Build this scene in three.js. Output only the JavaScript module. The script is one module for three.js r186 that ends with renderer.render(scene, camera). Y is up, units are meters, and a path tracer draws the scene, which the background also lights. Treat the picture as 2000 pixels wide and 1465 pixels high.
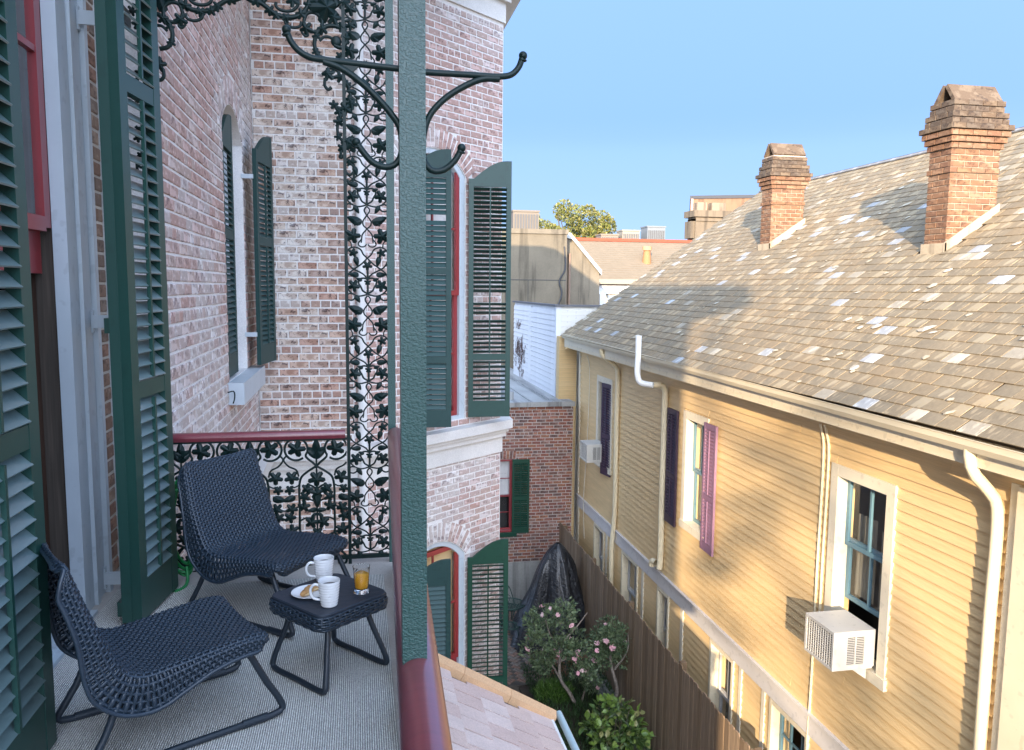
import * as THREE from 'three';
import { mergeGeometries, mergeVertices, toCreasedNormals } from 'three/addons/utils/BufferGeometryUtils.js';

// ------------------------------------------------------------------ camera, sky, sun, exposure
const scene = new THREE.Scene();
const camera = new THREE.PerspectiveCamera(50.589, 1024 / 750, 0.05, 400);
camera.position.set(0, 7.75, 0);
camera.quaternion.setFromRotationMatrix(new THREE.Matrix4().makeBasis(
  new THREE.Vector3(0.98195419, 0.00914494, 0.18889769), new THREE.Vector3(0.01163713, 0.99401565, -0.10861617), new THREE.Vector3(-0.18876055, 0.10885433, 0.97597141)));
camera.updateMatrixWorld(true);
const EXPOSURE = 5.3;
const SUN = new THREE.Vector3(-0.3605, 0.239, 0.901).normalize();          // towards the sun: low, behind the viewer and a little to the left
{
  const W = 512, H = 256, data = new Float32Array(W * H * 4);
  const stops = [[0, .105, .162, .245], [.08, .084, .143, .245], [.2, .054, .114, .245], [.4, .056, .116, .24], [1, .064, .124, .235]];   // sin(elevation), r, g, b
  for (let j = 0; j < H; j++) {
    const up = ((j + .5) / H - .5) * Math.PI, y = Math.sin(up), e = Math.max(0, y);
    let k = 0; while (k < stops.length - 2 && e > stops[k + 1][0]) k++;
    const a = stops[k], b = stops[k + 1], t = THREE.MathUtils.clamp((e - a[0]) / (b[0] - a[0]), 0, 1);
    for (let i = 0; i < W; i++) {
      const az = ((i + .5) / W - .5) * 2 * Math.PI, x = Math.cos(az) * Math.cos(up), z = Math.sin(az) * Math.cos(up);
      const c = x * SUN.x + y * SUN.y + z * SUN.z, g = Math.acos(THREE.MathUtils.clamp(c, -1, 1));
      const rel = (.91 + 10 * Math.exp(-3 * g) + .45 * c * c + 11 * Math.exp(-1.3 * g)) / 1.6, mix = .8 * Math.exp(-.9 * g), o = (j * W + i) * 4;   // clear sky, brighter and whiter sunward; wide glow added to lift the shade
      for (let q = 0; q < 3; q++) data[o + q] = ((a[q + 1] + (b[q + 1] - a[q + 1]) * t) * (1 - mix) + [.29, .28, .26][q] * mix) * rel;
      data[o + 3] = 1;
    }
  }
  const sky = new THREE.DataTexture(data, W, H, THREE.RGBAFormat, THREE.FloatType);
  sky.mapping = THREE.EquirectangularReflectionMapping; sky.magFilter = THREE.LinearFilter; sky.minFilter = THREE.LinearFilter; sky.needsUpdate = true;
  scene.background = sky; scene.environment = sky;
}
const sun = new THREE.DirectionalLight(new THREE.Color(1, .80, .57), 2.0);
sun.position.copy(SUN).multiplyScalar(60).add(new THREE.Vector3(3, 4, -10)); sun.target.position.set(3, 4, -10);
sun.castShadow = true; sun.shadow.mapSize.set(4096, 4096); sun.shadow.radius = 1;
Object.assign(sun.shadow.camera, { left: -40, right: 40, top: 30, bottom: -30, near: 1, far: 150 });
scene.add(sun, sun.target);
const renderer = new THREE.WebGLRenderer({ antialias: true });
renderer.toneMapping = THREE.LinearToneMapping; renderer.toneMappingExposure = EXPOSURE;
renderer.shadowMap.enabled = true; renderer.setSize(1024, 750);

// ------------------------------------------------------------------ helpers
const { PI, sin, cos, abs, min, max, floor, sqrt, hypot, round, atan2 } = Math;
const V = (x, y, z) => new THREE.Vector3(x, y, z);
let seed = 12345;
const rnd = () => { seed = (seed + 0x6d2b79f5) | 0; let t = Math.imul(seed ^ (seed >>> 15), 1 | seed); t = (t + Math.imul(t ^ (t >>> 7), 61 | t)) ^ t; return ((t ^ (t >>> 14)) >>> 0) / 4294967296; };
const rr = (a, b) => a + (b - a) * rnd(), pick = (a) => a[floor(rnd() * a.length)];
const hash = (x, y, s) => { let h = Math.imul(x, 374761393) ^ Math.imul(y, 668265263) ^ Math.imul(s, 1274126177); h = Math.imul(h ^ (h >>> 13), 1274126177); return ((h ^ (h >>> 16)) >>> 0) / 4294967296; };
const vnoise = (u, v, nx, ny, s) => {                                      // tileable value noise, nx by ny cells over the unit square
  const x = u * nx, y = v * ny, ix = floor(x), iy = floor(y), fx = x - ix, fy = y - iy, sx = fx * fx * (3 - 2 * fx), sy = fy * fy * (3 - 2 * fy);
  const w = (a, n) => ((a % n) + n) % n, h = (a, b) => hash(w(a, nx), w(b, ny), s);
  return (h(ix, iy) * (1 - sx) + h(ix + 1, iy) * sx) * (1 - sy) + (h(ix, iy + 1) * (1 - sx) + h(ix + 1, iy + 1) * sx) * sy;
};
const fbm = (u, v, nx, ny, oct, s) => { let a = .5, t = 0, n = 0; for (let i = 0; i < oct; i++) { t += a * vnoise(u, v, nx << i, ny << i, s + i); n += a; a *= .55; } return t / n; };
function tex(size, metres, fn, srgb = true) {                              // fn(u, v) -> grey or [r, g, b] in 0..1
  const d = new Uint8Array(size * size * 4);
  for (let j = 0; j < size; j++) for (let i = 0; i < size; i++) {
    const c = fn((i + .5) / size, (j + .5) / size), o = (j * size + i) * 4;
    for (let q = 0; q < 3; q++) d[o + q] = THREE.MathUtils.clamp((Array.isArray(c) ? c[q] : c) * 255, 0, 255);
    d[o + 3] = 255;
  }
  const t = new THREE.DataTexture(d, size, size, THREE.RGBAFormat);
  t.wrapS = t.wrapT = THREE.RepeatWrapping; t.magFilter = THREE.LinearFilter; t.minFilter = THREE.LinearMipmapLinearFilter; t.generateMipmaps = true;
  if (srgb) t.colorSpace = THREE.SRGBColorSpace;
  t.repeat.set(1 / metres, 1 / metres); t.needsUpdate = true; return t;
}
const step = (a, b, x) => { const t = THREE.MathUtils.clamp((x - a) / (b - a), 0, 1); return t * t * (3 - 2 * t); };
const T = {
  fine: tex(512, 1.3, (u, v) => .86 + .09 * fbm(u, v, 6, 6, 5, 1) + .09 * (vnoise(u, v, 220, 220, 9) - .4)),
  paint: tex(512, 1.7, (u, v) => { const n = fbm(u, v, 5, 5, 5, 21), c = step(.66, .74, fbm(u, v, 30, 30, 3, 33)); return .93 + .07 * n - .05 * c; }),
  wood: tex(512, 1.1, (u, v) => .87 + .08 * fbm(u, v, 3, 40, 4, 41) + .05 * vnoise(u, v, 8, 220, 47)),            // grain runs along u
  woodv: tex(512, 1.1, (u, v) => .62 + .30 * fbm(u, v, 60, 3, 4, 43) + .14 * vnoise(u, v, 240, 6, 48)),           // grain runs along v
  brick: tex(512, .9, (u, v) => {                                          // clay with old limewash and soot left in patches
    const w = step(.50, .66, fbm(u, v, 10, 14, 4, 61)), s = step(.62, .74, fbm(u, v, 16, 20, 4, 71)), g = .90 + .1 * vnoise(u, v, 150, 150, 81);
    return [(.86 + .14 * w - .20 * s) * g, (.83 + .17 * w - .20 * s) * g, (.81 + .19 * w - .18 * s) * g];
  }),
  wash: tex(512, .8, (u, v) => {                                           // the same clay, more thickly washed and stained
    const w = step(.38, .60, fbm(u, v, 9, 16, 5, 261)), s = step(.60, .70, fbm(u, v, 22, 26, 4, 271)), g = .92 + .08 * vnoise(u, v, 150, 150, 281);
    return [(.84 + .16 * w - .36 * s) * g, (.79 + .20 * w - .36 * s) * g, (.75 + .22 * w - .33 * s) * g];
  }),
  slate: tex(512, 1.2, (u, v) => { const m = step(.60, .70, fbm(u, v, 14, 5, 4, 91)) * .22, d = fbm(u, v, 5, 7, 4, 95); const c = .72 + .14 * d + m * .8 + .08 * vnoise(u, v, 160, 60, 98); return [c, c * .985, c * .95]; }),
  stucco: tex(512, 4, (u, v) => { const n = fbm(u, v, 4, 4, 5, 111), s = step(.5, .8, fbm(u, v, 24, 2, 4, 121)); const c = .74 + .24 * n - .20 * s + .06 * vnoise(u, v, 200, 200, 13); return [c, c * .98, c * .94]; }),
  soil: tex(512, 1.5, (u, v) => { const n = fbm(u, v, 8, 8, 6, 131); return [.5 + .5 * n, .48 + .48 * n, .45 + .45 * n]; }),
  rug: tex(512, .176, (u, v) => { const s = .5 + .5 * cos(u * 2 * PI * 20), n = vnoise(u, v, 120, 40, 141), l = fbm(u, v, 4, 4, 3, 151); const c = .60 + .30 * step(.2, .75, s) + .26 * (n - .5) + .05 * l; return [c, c * .985, c * .95]; }),
  bumpf: tex(256, .5, (u, v) => fbm(u, v, 16, 16, 4, 161), false),
  hammer: tex(512, .075, (u, v) => { const a = fbm(u, v, 14, 20, 3, 171); return step(.25, .75, a); }, false),
  rugb: tex(256, .176, (u) => .5 + .5 * cos(u * 2 * PI * 20), false),
};
const C = (r, g, b) => new THREE.Color().setRGB(r, g, b);
const mat = (r, g, b, o = {}) => new THREE.MeshStandardMaterial({ color: C(r, g, b), roughness: .8, ...o });
const phys = (r, g, b, o = {}) => new THREE.MeshPhysicalMaterial({ color: C(r, g, b), roughness: .5, ...o });

const used = {};
const numbered = (n) => { const k = used[n] = (used[n] ?? -1) + 1; return k ? n + '_' + String(k).padStart(3, '0') : n; };
const shade = (m) => { m.castShadow = m.receiveShadow = true; return m; };
function thing(name, label, category, [x, y, z] = [0, 0, 0], turn = 0, group) {
  const o = new THREE.Group(); o.name = numbered(name); o.position.set(x, y, z); o.rotation.y = turn; scene.add(o);
  o.userData = { label, category }; if (group) o.userData.group = group;
  return o;
}
const grp = (name, parent, [x, y, z] = [0, 0, 0], turn = 0) => { const o = new THREE.Group(); o.name = name; o.position.set(x, y, z); o.rotation.y = turn; parent.add(o); return o; };
function part(name, geo, m, parent, [x, y, z] = [0, 0, 0], rot) {
  const o = shade(new THREE.Mesh(geo, m)); o.name = name; o.position.set(x, y, z); if (rot) o.rotation.set(rot[0], rot[1], rot[2], rot[3] ?? 'XYZ'); parent.add(o); return o;
}
function struct(name, geo, m, pos, rot) { const o = part(numbered(name), geo, m, scene, pos, rot); o.userData.kind = 'structure'; return o; }
function solo(name, geo, m, label, category, pos, rot, group) { const o = part(numbered(name), geo, m, scene, pos, rot); o.userData = { label, category }; if (group) o.userData.group = group; return o; }
const merge = (l) => mergeGeometries(l.map((g) => { const q = g.index ? g.toNonIndexed() : g; for (const k of Object.keys(q.attributes)) if (!['position', 'normal', 'uv', 'color'].includes(k)) q.deleteAttribute(k); return q; }));
function muv(g, o = 0) {                                                   // texture coordinates in metres, by the way each face points
  const p = g.attributes.position, n = g.attributes.normal, uv = new Float32Array(p.count * 2);
  for (let i = 0; i < p.count; i++) {
    const a = abs(n.getX(i)), b = abs(n.getY(i)), c = abs(n.getZ(i)), x = p.getX(i), y = p.getY(i), z = p.getZ(i);
    const [s, t] = b > a && b > c ? [x, z] : a > c ? [z, y] : [x, y];
    uv[i * 2] = s + o * .377; uv[i * 2 + 1] = t + o * .613;
  }
  g.setAttribute('uv', new THREE.BufferAttribute(uv, 2)); return g;
}
const cache = new Map(), cached = (k, f) => { if (!cache.has(k)) cache.set(k, f()); return cache.get(k); };
const box = (w, h, d, v = 0) => cached(['b', w, h, d, v].join(), () => muv(new THREE.BoxGeometry(w, h, d), v));
const box2 = (x0, x1, y0, y1, z0, z1) => muv(new THREE.BoxGeometry(x1 - x0, y1 - y0, z1 - z0).translate((x0 + x1) / 2, (y0 + y1) / 2, (z0 + z1) / 2));
// a box whose front (+z) edges are chamfered: bricks, boards, rails
const chip = (w, h, d, b = .004, v = 0) => cached(['c', w, h, d, b, v].join(), () => {
  const s = new THREE.Shape(); const x = w / 2, y = h / 2; s.moveTo(-x, -y); s.lineTo(x, -y); s.lineTo(x, y); s.lineTo(-x, y); s.closePath();
  const P = [[-x, -y, -d], [x, -y, -d], [x, y, -d], [-x, y, -d], [-x, -y, -b], [x, -y, -b], [x, y, -b], [-x, y, -b], [-x + b, -y + b, 0], [x - b, -y + b, 0], [x - b, y - b, 0], [-x + b, y - b, 0]];
  const F = [[8, 9, 10, 11], [4, 5, 9, 8], [5, 6, 10, 9], [6, 7, 11, 10], [7, 4, 8, 11], [0, 1, 5, 4], [1, 2, 6, 5], [2, 3, 7, 6], [3, 0, 4, 7]], pos = [];
  for (const [a, b1, c, e] of F) for (const i of [a, b1, c, a, c, e]) pos.push(...P[i]);
  const g = new THREE.BufferGeometry(); g.setAttribute('position', new THREE.Float32BufferAttribute(pos, 3)); g.computeVertexNormals(); return muv(g, v);
});
const curve = (pts, closed = false) => new THREE.CatmullRomCurve3(pts.map((p) => V(p[0], p[1], p[2] ?? 0)), closed, 'centripetal');
const tube = (pts, r, seg = 24, rad = 6, closed = false) => new THREE.TubeGeometry(curve(pts, closed), seg, r, rad, closed);
function rod(a, b, r, rad = 8) { const A = V(...a), B = V(...b), d = B.clone().sub(A), g = new THREE.CylinderGeometry(r, r, d.length(), rad); g.applyQuaternion(new THREE.Quaternion().setFromUnitVectors(V(0, 1, 0), d.normalize())); return g.translate((A.x + B.x) / 2, (A.y + B.y) / 2, (A.z + B.z) / 2); }
function taper(pts, r0, r1, seg = 20, rad = 7) {                           // a tube that narrows from r0 to r1, with closed ends
  const c = curve(pts), g = new THREE.TubeGeometry(c, seg, 1, rad, false), p = g.attributes.position;
  for (let i = 0; i <= seg; i++) { const q = c.getPointAt(i / seg), r = r0 + (r1 - r0) * i / seg; for (let j = 0; j <= rad; j++) { const k = i * (rad + 1) + j; p.setXYZ(k, q.x + (p.getX(k) - q.x) * r, q.y + (p.getY(k) - q.y) * r, q.z + (p.getZ(k) - q.z) * r); } }
  return g;
}
const lathe = (pts, n = 32) => new THREE.LatheGeometry(pts.map((p) => new THREE.Vector2(p[0], p[1])), n);
const ball = (r, n = 10) => new THREE.SphereGeometry(r, n, n);
const poly = (pts) => { const s = new THREE.Shape(); pts.forEach((p, i) => i ? s.lineTo(p[0], p[1]) : s.moveTo(p[0], p[1])); s.closePath(); return s; };
const extr = (shape, d, bevel = 0) => new THREE.ExtrudeGeometry(shape, { depth: d, bevelEnabled: bevel > 0, bevelSize: bevel, bevelThickness: bevel, bevelSegments: 1, curveSegments: 16 });
const paintV = (g, c) => { const n = g.attributes.position.count, a = new Float32Array(n * 3); for (let i = 0; i < n; i++) c.toArray(a, i * 3); g.setAttribute('color', new THREE.BufferAttribute(a, 3)); return g; };
const frustum = new THREE.Frustum().setFromProjectionMatrix(new THREE.Matrix4().multiplyMatrices(camera.projectionMatrix, camera.matrixWorldInverse));
// Pieces of one kind on one thing: the 300 that show largest become meshes of their own under their part, the rest are joined into one part.
function setPieces(list, root, name, restName, mats, restMat, most = 300) {
  scene.updateMatrixWorld(true);
  const w = V(0, 0, 0), n = V(0, 0, 0);
  for (const q of list) {
    q.m = new THREE.Matrix4().compose(q.pos, q.quat ?? new THREE.Quaternion(), V(1, 1, 1));
    const mw = q.m.clone().premultiply(q.parent.matrixWorld); w.setFromMatrixPosition(mw); n.set(0, 0, 1).transformDirection(mw);
    const d = camera.position.clone().sub(w), L = d.length(); q.size = frustum.containsPoint(w) ? max(0, n.dot(d) / L) * q.area / (L * L) : 0;
  }
  const order = list.map((q, i) => [q.size, i]).sort((a, b) => b[0] - a[0] || a[1] - b[1]), own = new Set(order.slice(0, most).filter((o) => o[0] > 0).map((o) => o[1])), rest = [];
  const inv = root.matrixWorld.clone().invert();
  list.forEach((q, i) => {
    if (own.has(i)) { const o = part(name, q.geo(), mats[q.mat], q.parent); q.m.decompose(o.position, o.quaternion, o.scale); }
    else rest.push(paintV(q.geo().clone().applyMatrix4(q.m).applyMatrix4(q.parent.matrixWorld).applyMatrix4(inv), mats[q.mat].color));
  });
  if (rest.length) { const o = part(restName, merge(rest), restMat, root); o.userData.kind = 'stuff'; }
}
// A segmental arch over an opening u0..u1 with springing height y1 and rise.
const arcOf = (h) => { const hw = (h.u1 - h.u0) / 2, R = (hw * hw + h.rise * h.rise) / (2 * h.rise), uc = (h.u0 + h.u1) / 2; return { hw, R, uc, yc: h.y1 + h.rise - R, half: Math.asin(hw / R) }; };
function holePts(h, grow = 0) {
  const q = { u0: h.u0 - grow, u1: h.u1 + grow, y0: h.y0, y1: h.y1, rise: h.rise };
  if (!h.rise) return [[q.u0, q.y0], [q.u1, q.y0], [q.u1, q.y1 + grow], [q.u0, q.y1 + grow]];
  const a = arcOf(h), R = a.R + grow, half = Math.asin(min(1, (a.hw + grow) / R)), pts = [[q.u0, q.y0], [q.u1, q.y0]];
  for (let i = 0; i <= 16; i++) { const t = half - 2 * half * i / 16; pts.push([a.uc + R * sin(t), a.yc + R * cos(t)]); }
  return pts;
}
// A brick wall in its own frame: x along the wall, y up, +z outwards. Returns the mortar slab; bricks go to the list.
function brickWall(parent, name, pos, turn, o, list) {
  const { L, y0, y1, thick = .3, course = .0873, len = .225, holes = [], n = 6, mortar, ring = .24, headers = 6, jitter = .0025, choose } = o;
  const s = poly([[0, y0], [L, y0], [L, y1], [0, y1]]);
  for (const h of holes) s.holes.push(poly(holePts(h).reverse()));
  const slab = part(name, extr(s, thick).translate(0, 0, -thick - .007), mortar, parent, pos, [0, turn, 0]);
  const bh = course - .0155, add = (u, y, w, rot = 0, hgt = bh, k) => {
    const q = k ?? (choose ? choose(u, y) : floor(rnd() * n)), v = floor(rnd() * 6), ww = round(w * 200) / 200;
    list.push({ parent: slab, pos: V(u, y, rr(-jitter, jitter)), quat: new THREE.Quaternion().setFromEuler(new THREE.Euler(rr(-.012, .012), rr(-.012, .012), rot + rr(-.008, .008))), geo: () => chip(ww, hgt, .04, .005, v), mat: q, area: w * hgt });
  };
  for (let i = 0, y = y0 + course / 2; y < y1 - course * .4; i++, y += course) {
    let runs = [[0, L]];
    for (const h of holes) {
      let a, b;
      if (y > h.y0 && y <= h.y1) [a, b] = [h.u0, h.u1];
      else if (y > h.y1 && h.rise && y < h.y1 + h.rise + ring) { const k = arcOf(h), R = k.R + ring, dy = y - k.yc, hw = dy < R ? sqrt(R * R - dy * dy) : 0, c2 = k.hw + ring * .45; if (!hw) continue;[a, b] = [k.uc - min(hw, c2), k.uc + min(hw, c2)]; }
      else if (y > h.y1 && !h.rise && y < h.y1 + ring) [a, b] = [h.u0 - .06, h.u1 + .06];
      else continue;
      runs = runs.flatMap(([p, q]) => b <= p || a >= q ? [[p, q]] : [[p, a], [b, q]].filter((r) => r[1] - r[0] > .03));
    }
    const head = i % headers === headers - 1, w = head ? len / 2 : len, off = head ? w * .25 : (i % 2) * w / 2;
    for (const [p, q] of runs) for (let u = floor((p - off) / w) * w + off; u < q; u += w) {
      const a = max(p, u) + .0065, b = min(q, u + w) - .0065;
      if (b - a > .02) add((a + b) / 2, y + rr(-.001, .001), b - a);
    }
  }
  for (const h of holes) {
    if (h.rise) { const k = arcOf(h), R = k.R + ring / 2, ext = k.half * 1.04, N = round(2 * ext * R / .078); for (let i = 0; i < N; i++) { const t = -ext + 2 * ext * (i + .5) / N; add(k.uc + R * sin(t), k.yc + R * cos(t), .062, -t, ring - .012); } }
    else { const N = round((h.u1 - h.u0 + .12) / .078), w = (h.u1 - h.u0 + .12) / N; for (let i = 0; i < N; i++) add(h.u0 - .06 + w * (i + .5), h.y1 + ring / 2, w - .014, ((i + .5) / N - .5) * -.25, ring - .014); }
  }
  return slab;
}
// ------------------------------------------------------------------ shared materials
const gloss = { clearcoat: .35, clearcoatRoughness: .3 };
const M = {
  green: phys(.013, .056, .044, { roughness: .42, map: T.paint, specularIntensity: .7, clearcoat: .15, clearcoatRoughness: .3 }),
  slat: phys(.125, .185, .185, { roughness: .33, map: T.paint, ...gloss }),  // same green paint as the frames, sky sheen put into a lighter colour
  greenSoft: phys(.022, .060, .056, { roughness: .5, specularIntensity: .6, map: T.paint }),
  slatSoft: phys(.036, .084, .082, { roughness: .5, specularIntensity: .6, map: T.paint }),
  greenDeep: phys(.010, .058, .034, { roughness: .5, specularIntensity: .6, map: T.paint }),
  iron: phys(.0035, .015, .0135, { roughness: .45, specularIntensity: .55 }),
  post: phys(.010, .056, .048, { roughness: .42, bumpMap: T.hammer, bumpScale: .0016, ...gloss }),
  red: phys(.30, .030, .035, { roughness: .4, map: T.paint, clearcoat: .5, clearcoatRoughness: .3 }),
  railRed: phys(.20, .030, .042, { roughness: .3, map: T.wood, clearcoat: 1, clearcoatRoughness: .22 }),
  casing: phys(.52, .58, .62, { roughness: .45, map: T.paint }),
  white: mat(.74, .73, .71, { map: T.paint, roughness: .6 }),
  stone: mat(.76, .74, .70, { map: T.fine }),
  brownWood: mat(.085, .040, .022, { map: T.woodv, roughness: .6 }),
  oldWood: mat(.10, .075, .055, { map: T.woodv, roughness: .75 }),
  dark: mat(.04, .038, .036),
  plaster: mat(.30, .28, .26, { map: T.fine }),
  curtain: mat(.62, .62, .64, { map: T.woodv, roughness: .95 }),
  glass: phys(1, 1, 1, { transmission: 1, roughness: .02, thickness: 0, ior: 1.5 }),
  steel: phys(.42, .44, .45, { roughness: .45, metalness: .7 }),
  mortarWing: mat(.86, .83, .80, { map: T.fine, roughness: .95 }),
  mortarMain: mat(.58, .52, .44, { map: T.fine, roughness: .95 }),
  mortarFar: mat(.56, .50, .45, { map: T.fine, roughness: .95 }),
};
const brickMats = (cols, o = {}) => cols.map((c) => mat(...c, { map: T.brick, bumpMap: T.bumpf, bumpScale: .002, roughness: .93, ...o }));
const restMat = mat(1, 1, 1, { map: T.brick, vertexColors: true, roughness: .93, bumpMap: T.bumpf, bumpScale: .002 });
const WING = brickMats([[.64, .45, .40], [.66, .50, .46], [.66, .53, .48], [.68, .56, .53], [.70, .60, .57], [.71, .64, .62], [.74, .68, .66], [.76, .72, .70]]);
const patchy = (n, s, bias) => (u, y) => floor(THREE.MathUtils.clamp((fbm(((u * .13) % 1 + 1) % 1, ((y * .11) % 1 + 1) % 1, 6, 7, 4, s) - .5) * 2.6 + .5 + bias + rr(-.36, .36), 0, .999) * n);
const WASHED = brickMats([[.50, .38, .33], [.56, .37, .30], [.60, .44, .36], [.60, .48, .42], [.66, .52, .44], [.66, .57, .51], [.70, .62, .56], [.73, .67, .63], [.76, .72, .69]], { map: T.wash });
const MAIN = brickMats([[.34, .22, .15], [.30, .185, .125], [.37, .26, .185], [.28, .205, .155], [.34, .19, .125]]);
const RED = brickMats([[.40, .17, .12], [.36, .16, .125], [.44, .20, .14], [.28, .16, .13], [.42, .25, .20], [.24, .15, .13], [.48, .23, .14]]);

function makeShutter(parent, pos, turn, o) {
  const { w, h, t = .042, stile = .065, rails = [.09, .09], mid = [], pitch = .045, sw = .056, ang = .95, rise = 0, frame = M.green, slat = M.slat, rod = true, free = 1, slats = true, missing = [] } = o;
  const s = grp('shutter', parent, pos, turn), q = 1;
  part('stile', muv(new THREE.BoxGeometry(stile, h, t).translate(stile / 2, h / 2, 0)), frame, s);
  part('stile', muv(new THREE.BoxGeometry(stile, h + rise, t).translate(w - stile / 2, (h + rise) / 2, 0)), frame, s);
  part('rail', muv(new THREE.BoxGeometry(w - 2 * stile, rails[0], t - .004).translate(w / 2, rails[0] / 2, 0)), frame, s);
  const top = [[stile, h - rails[1]], [w - stile, h - rails[1]]]; for (let i = 0; i <= 8; i++) { const k = 1 - i / 8, x = stile + (w - 2 * stile) * k; top.push([x, h + rise * sin(k * PI / 2)]); }
  part('rail', extr(poly(top), t - .004).translate(0, 0, -t / 2 + .002), frame, s);
  for (const m of mid) part('rail', muv(new THREE.BoxGeometry(w - 2 * stile, .085, t - .004).translate(w / 2, m, 0)), frame, s);
  const stops = [rails[0], ...mid.flatMap((m) => [m - .0425, m + .0425]), h - rails[1]], g = box(w - 2 * stile + .01, sw, .0075), all = [];
  let n = 0;
  for (let i = 0; i < stops.length; i += 2) {
    const a = stops[i], b = stops[i + 1], k = max(1, floor((b - a) / pitch));
    for (let j = 0; j < k; j++) {
      if (missing.includes(n++)) continue;
      const y = a + (b - a) * (j + .5) / k, e = -ang + rr(-.05, .05);
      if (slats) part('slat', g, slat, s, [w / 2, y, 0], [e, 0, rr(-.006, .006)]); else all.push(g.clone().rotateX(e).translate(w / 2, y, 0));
    }
    if (rod) part('tilt_rod', box2(w / 2 - .009, w / 2 + .009, a + .01, b - .01, t / 2 - .006, t / 2 + .012), frame, s);
  }
  if (all.length) { const l = part('slats', merge(all), slat, s); l.userData.kind = 'stuff'; }
  return s;
}
const glassPane = (x0, x1, y0, y1) => new THREE.PlaneGeometry(x1 - x0, y1 - y0).translate((x0 + x1) / 2, (y0 + y1) / 2, 0);
// A sash window in a wall's frame (x along, y up, +z out): lining, two sashes, panes, blind. Everything is a sub-part of one window.
function makeWindow(parent, pos, turn, o) {
  const { w, h, rise = 0, depth = .16, casing = .09, frame = M.casing, sashMat = M.red, cols = 2, rows = 2, blind = M.white, blindTo = .05, arch = true, proud = .02, meet = .5, sw = .05, mw = .026 } = o;
  const g = grp('window', parent, pos, turn), H = { u0: 0, u1: w, y0: 0, y1: h, rise };
  const ring = poly(holePts(H)); ring.holes.push(poly(holePts({ u0: casing, u1: w - casing, y0: .04, y1: h - (rise ? .02 : casing), rise: rise * .85 }).reverse()));
  part('casing', extr(ring, .07, .006).translate(0, 0, -.09 + proud), frame, g);
  const a = casing + .004, b = w - casing - .004, top = h + rise * .7 - .03, my = top * meet;
  for (const [y0, y1, z] of [[.045, my + sw / 2, -depth], [my - sw / 2, top, -depth + .035]]) {
    const f = [box2(a, a + sw, y0, y1, z - .018, z + .018), box2(b - sw, b, y0, y1, z - .018, z + .018), box2(a + sw, b - sw, y0, y0 + sw, z - .017, z + .017), box2(a + sw, b - sw, y1 - sw, y1, z - .017, z + .017)];
    part('sash', merge(f), sashMat, g);
    for (let i = 1; i < cols; i++) part('muntin', box2(a + (b - a) * i / cols - mw / 2, a + (b - a) * i / cols + mw / 2, y0 + sw, y1 - sw, z - .012, z + .012), sashMat, g);
    for (let i = 1; i < rows; i++) part('muntin', box2(a + sw, b - sw, y0 + (y1 - y0) * i / rows - mw / 2, y0 + (y1 - y0) * i / rows + mw / 2, z - .011, z + .011), sashMat, g);
    part('pane', glassPane(a + sw * .6, b - sw * .6, y0 + sw * .6, y1 - sw * .6), M.glass, g, [0, 0, z]);
  }
  if (blind) part('blind', box2(a, b, top * blindTo, top, -depth - .08, -depth - .07), blind, g);
  part('backing', box2(-.05, w + .05, -.05, h + rise + .05, -depth - .36, -depth - .34), M.dark, g);
  return g;
}
function offsetLine(pts, d) {                                              // an open line in plan, moved outwards by d
  const seg = pts.slice(1).map((b, i) => { const a = pts[i], l = hypot(b[0] - a[0], b[1] - a[1]), t = [(b[0] - a[0]) / l, (b[1] - a[1]) / l], n = [-t[1], t[0]]; return { p: [a[0] + n[0] * d, a[1] + n[1] * d], e: [b[0] + n[0] * d, b[1] + n[1] * d], t }; });
  const out = [seg[0].p];
  for (let i = 1; i < seg.length; i++) { const A = seg[i - 1], B = seg[i], det = A.t[0] * B.t[1] - A.t[1] * B.t[0], k = ((B.p[0] - A.p[0]) * B.t[1] - (B.p[1] - A.p[1]) * B.t[0]) / det; out.push([A.p[0] + A.t[0] * k, A.p[1] + A.t[1] * k]); }
  out.push(seg[seg.length - 1].e); return out;
}
const prism = (pts, y0, y1) => { const g = extr(poly(pts.map((p) => [p[0], -p[1]])), y1 - y0); g.rotateX(-PI / 2).translate(0, y0, 0); return muv(g); };   // plan points (x, z) raised from y0 to y1
const band = (line, d, y0, y1, back = -.06) => prism([...offsetLine(line, d), ...offsetLine(line, back).reverse()], y0, y1);

// ------------------------------------------------------------------ ground
struct('ground', new THREE.PlaneGeometry(400, 400).rotateX(-PI / 2), mat(.14, .125, .10, { map: T.soil, roughness: 1 }), [0, -.06, -60]);

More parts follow.
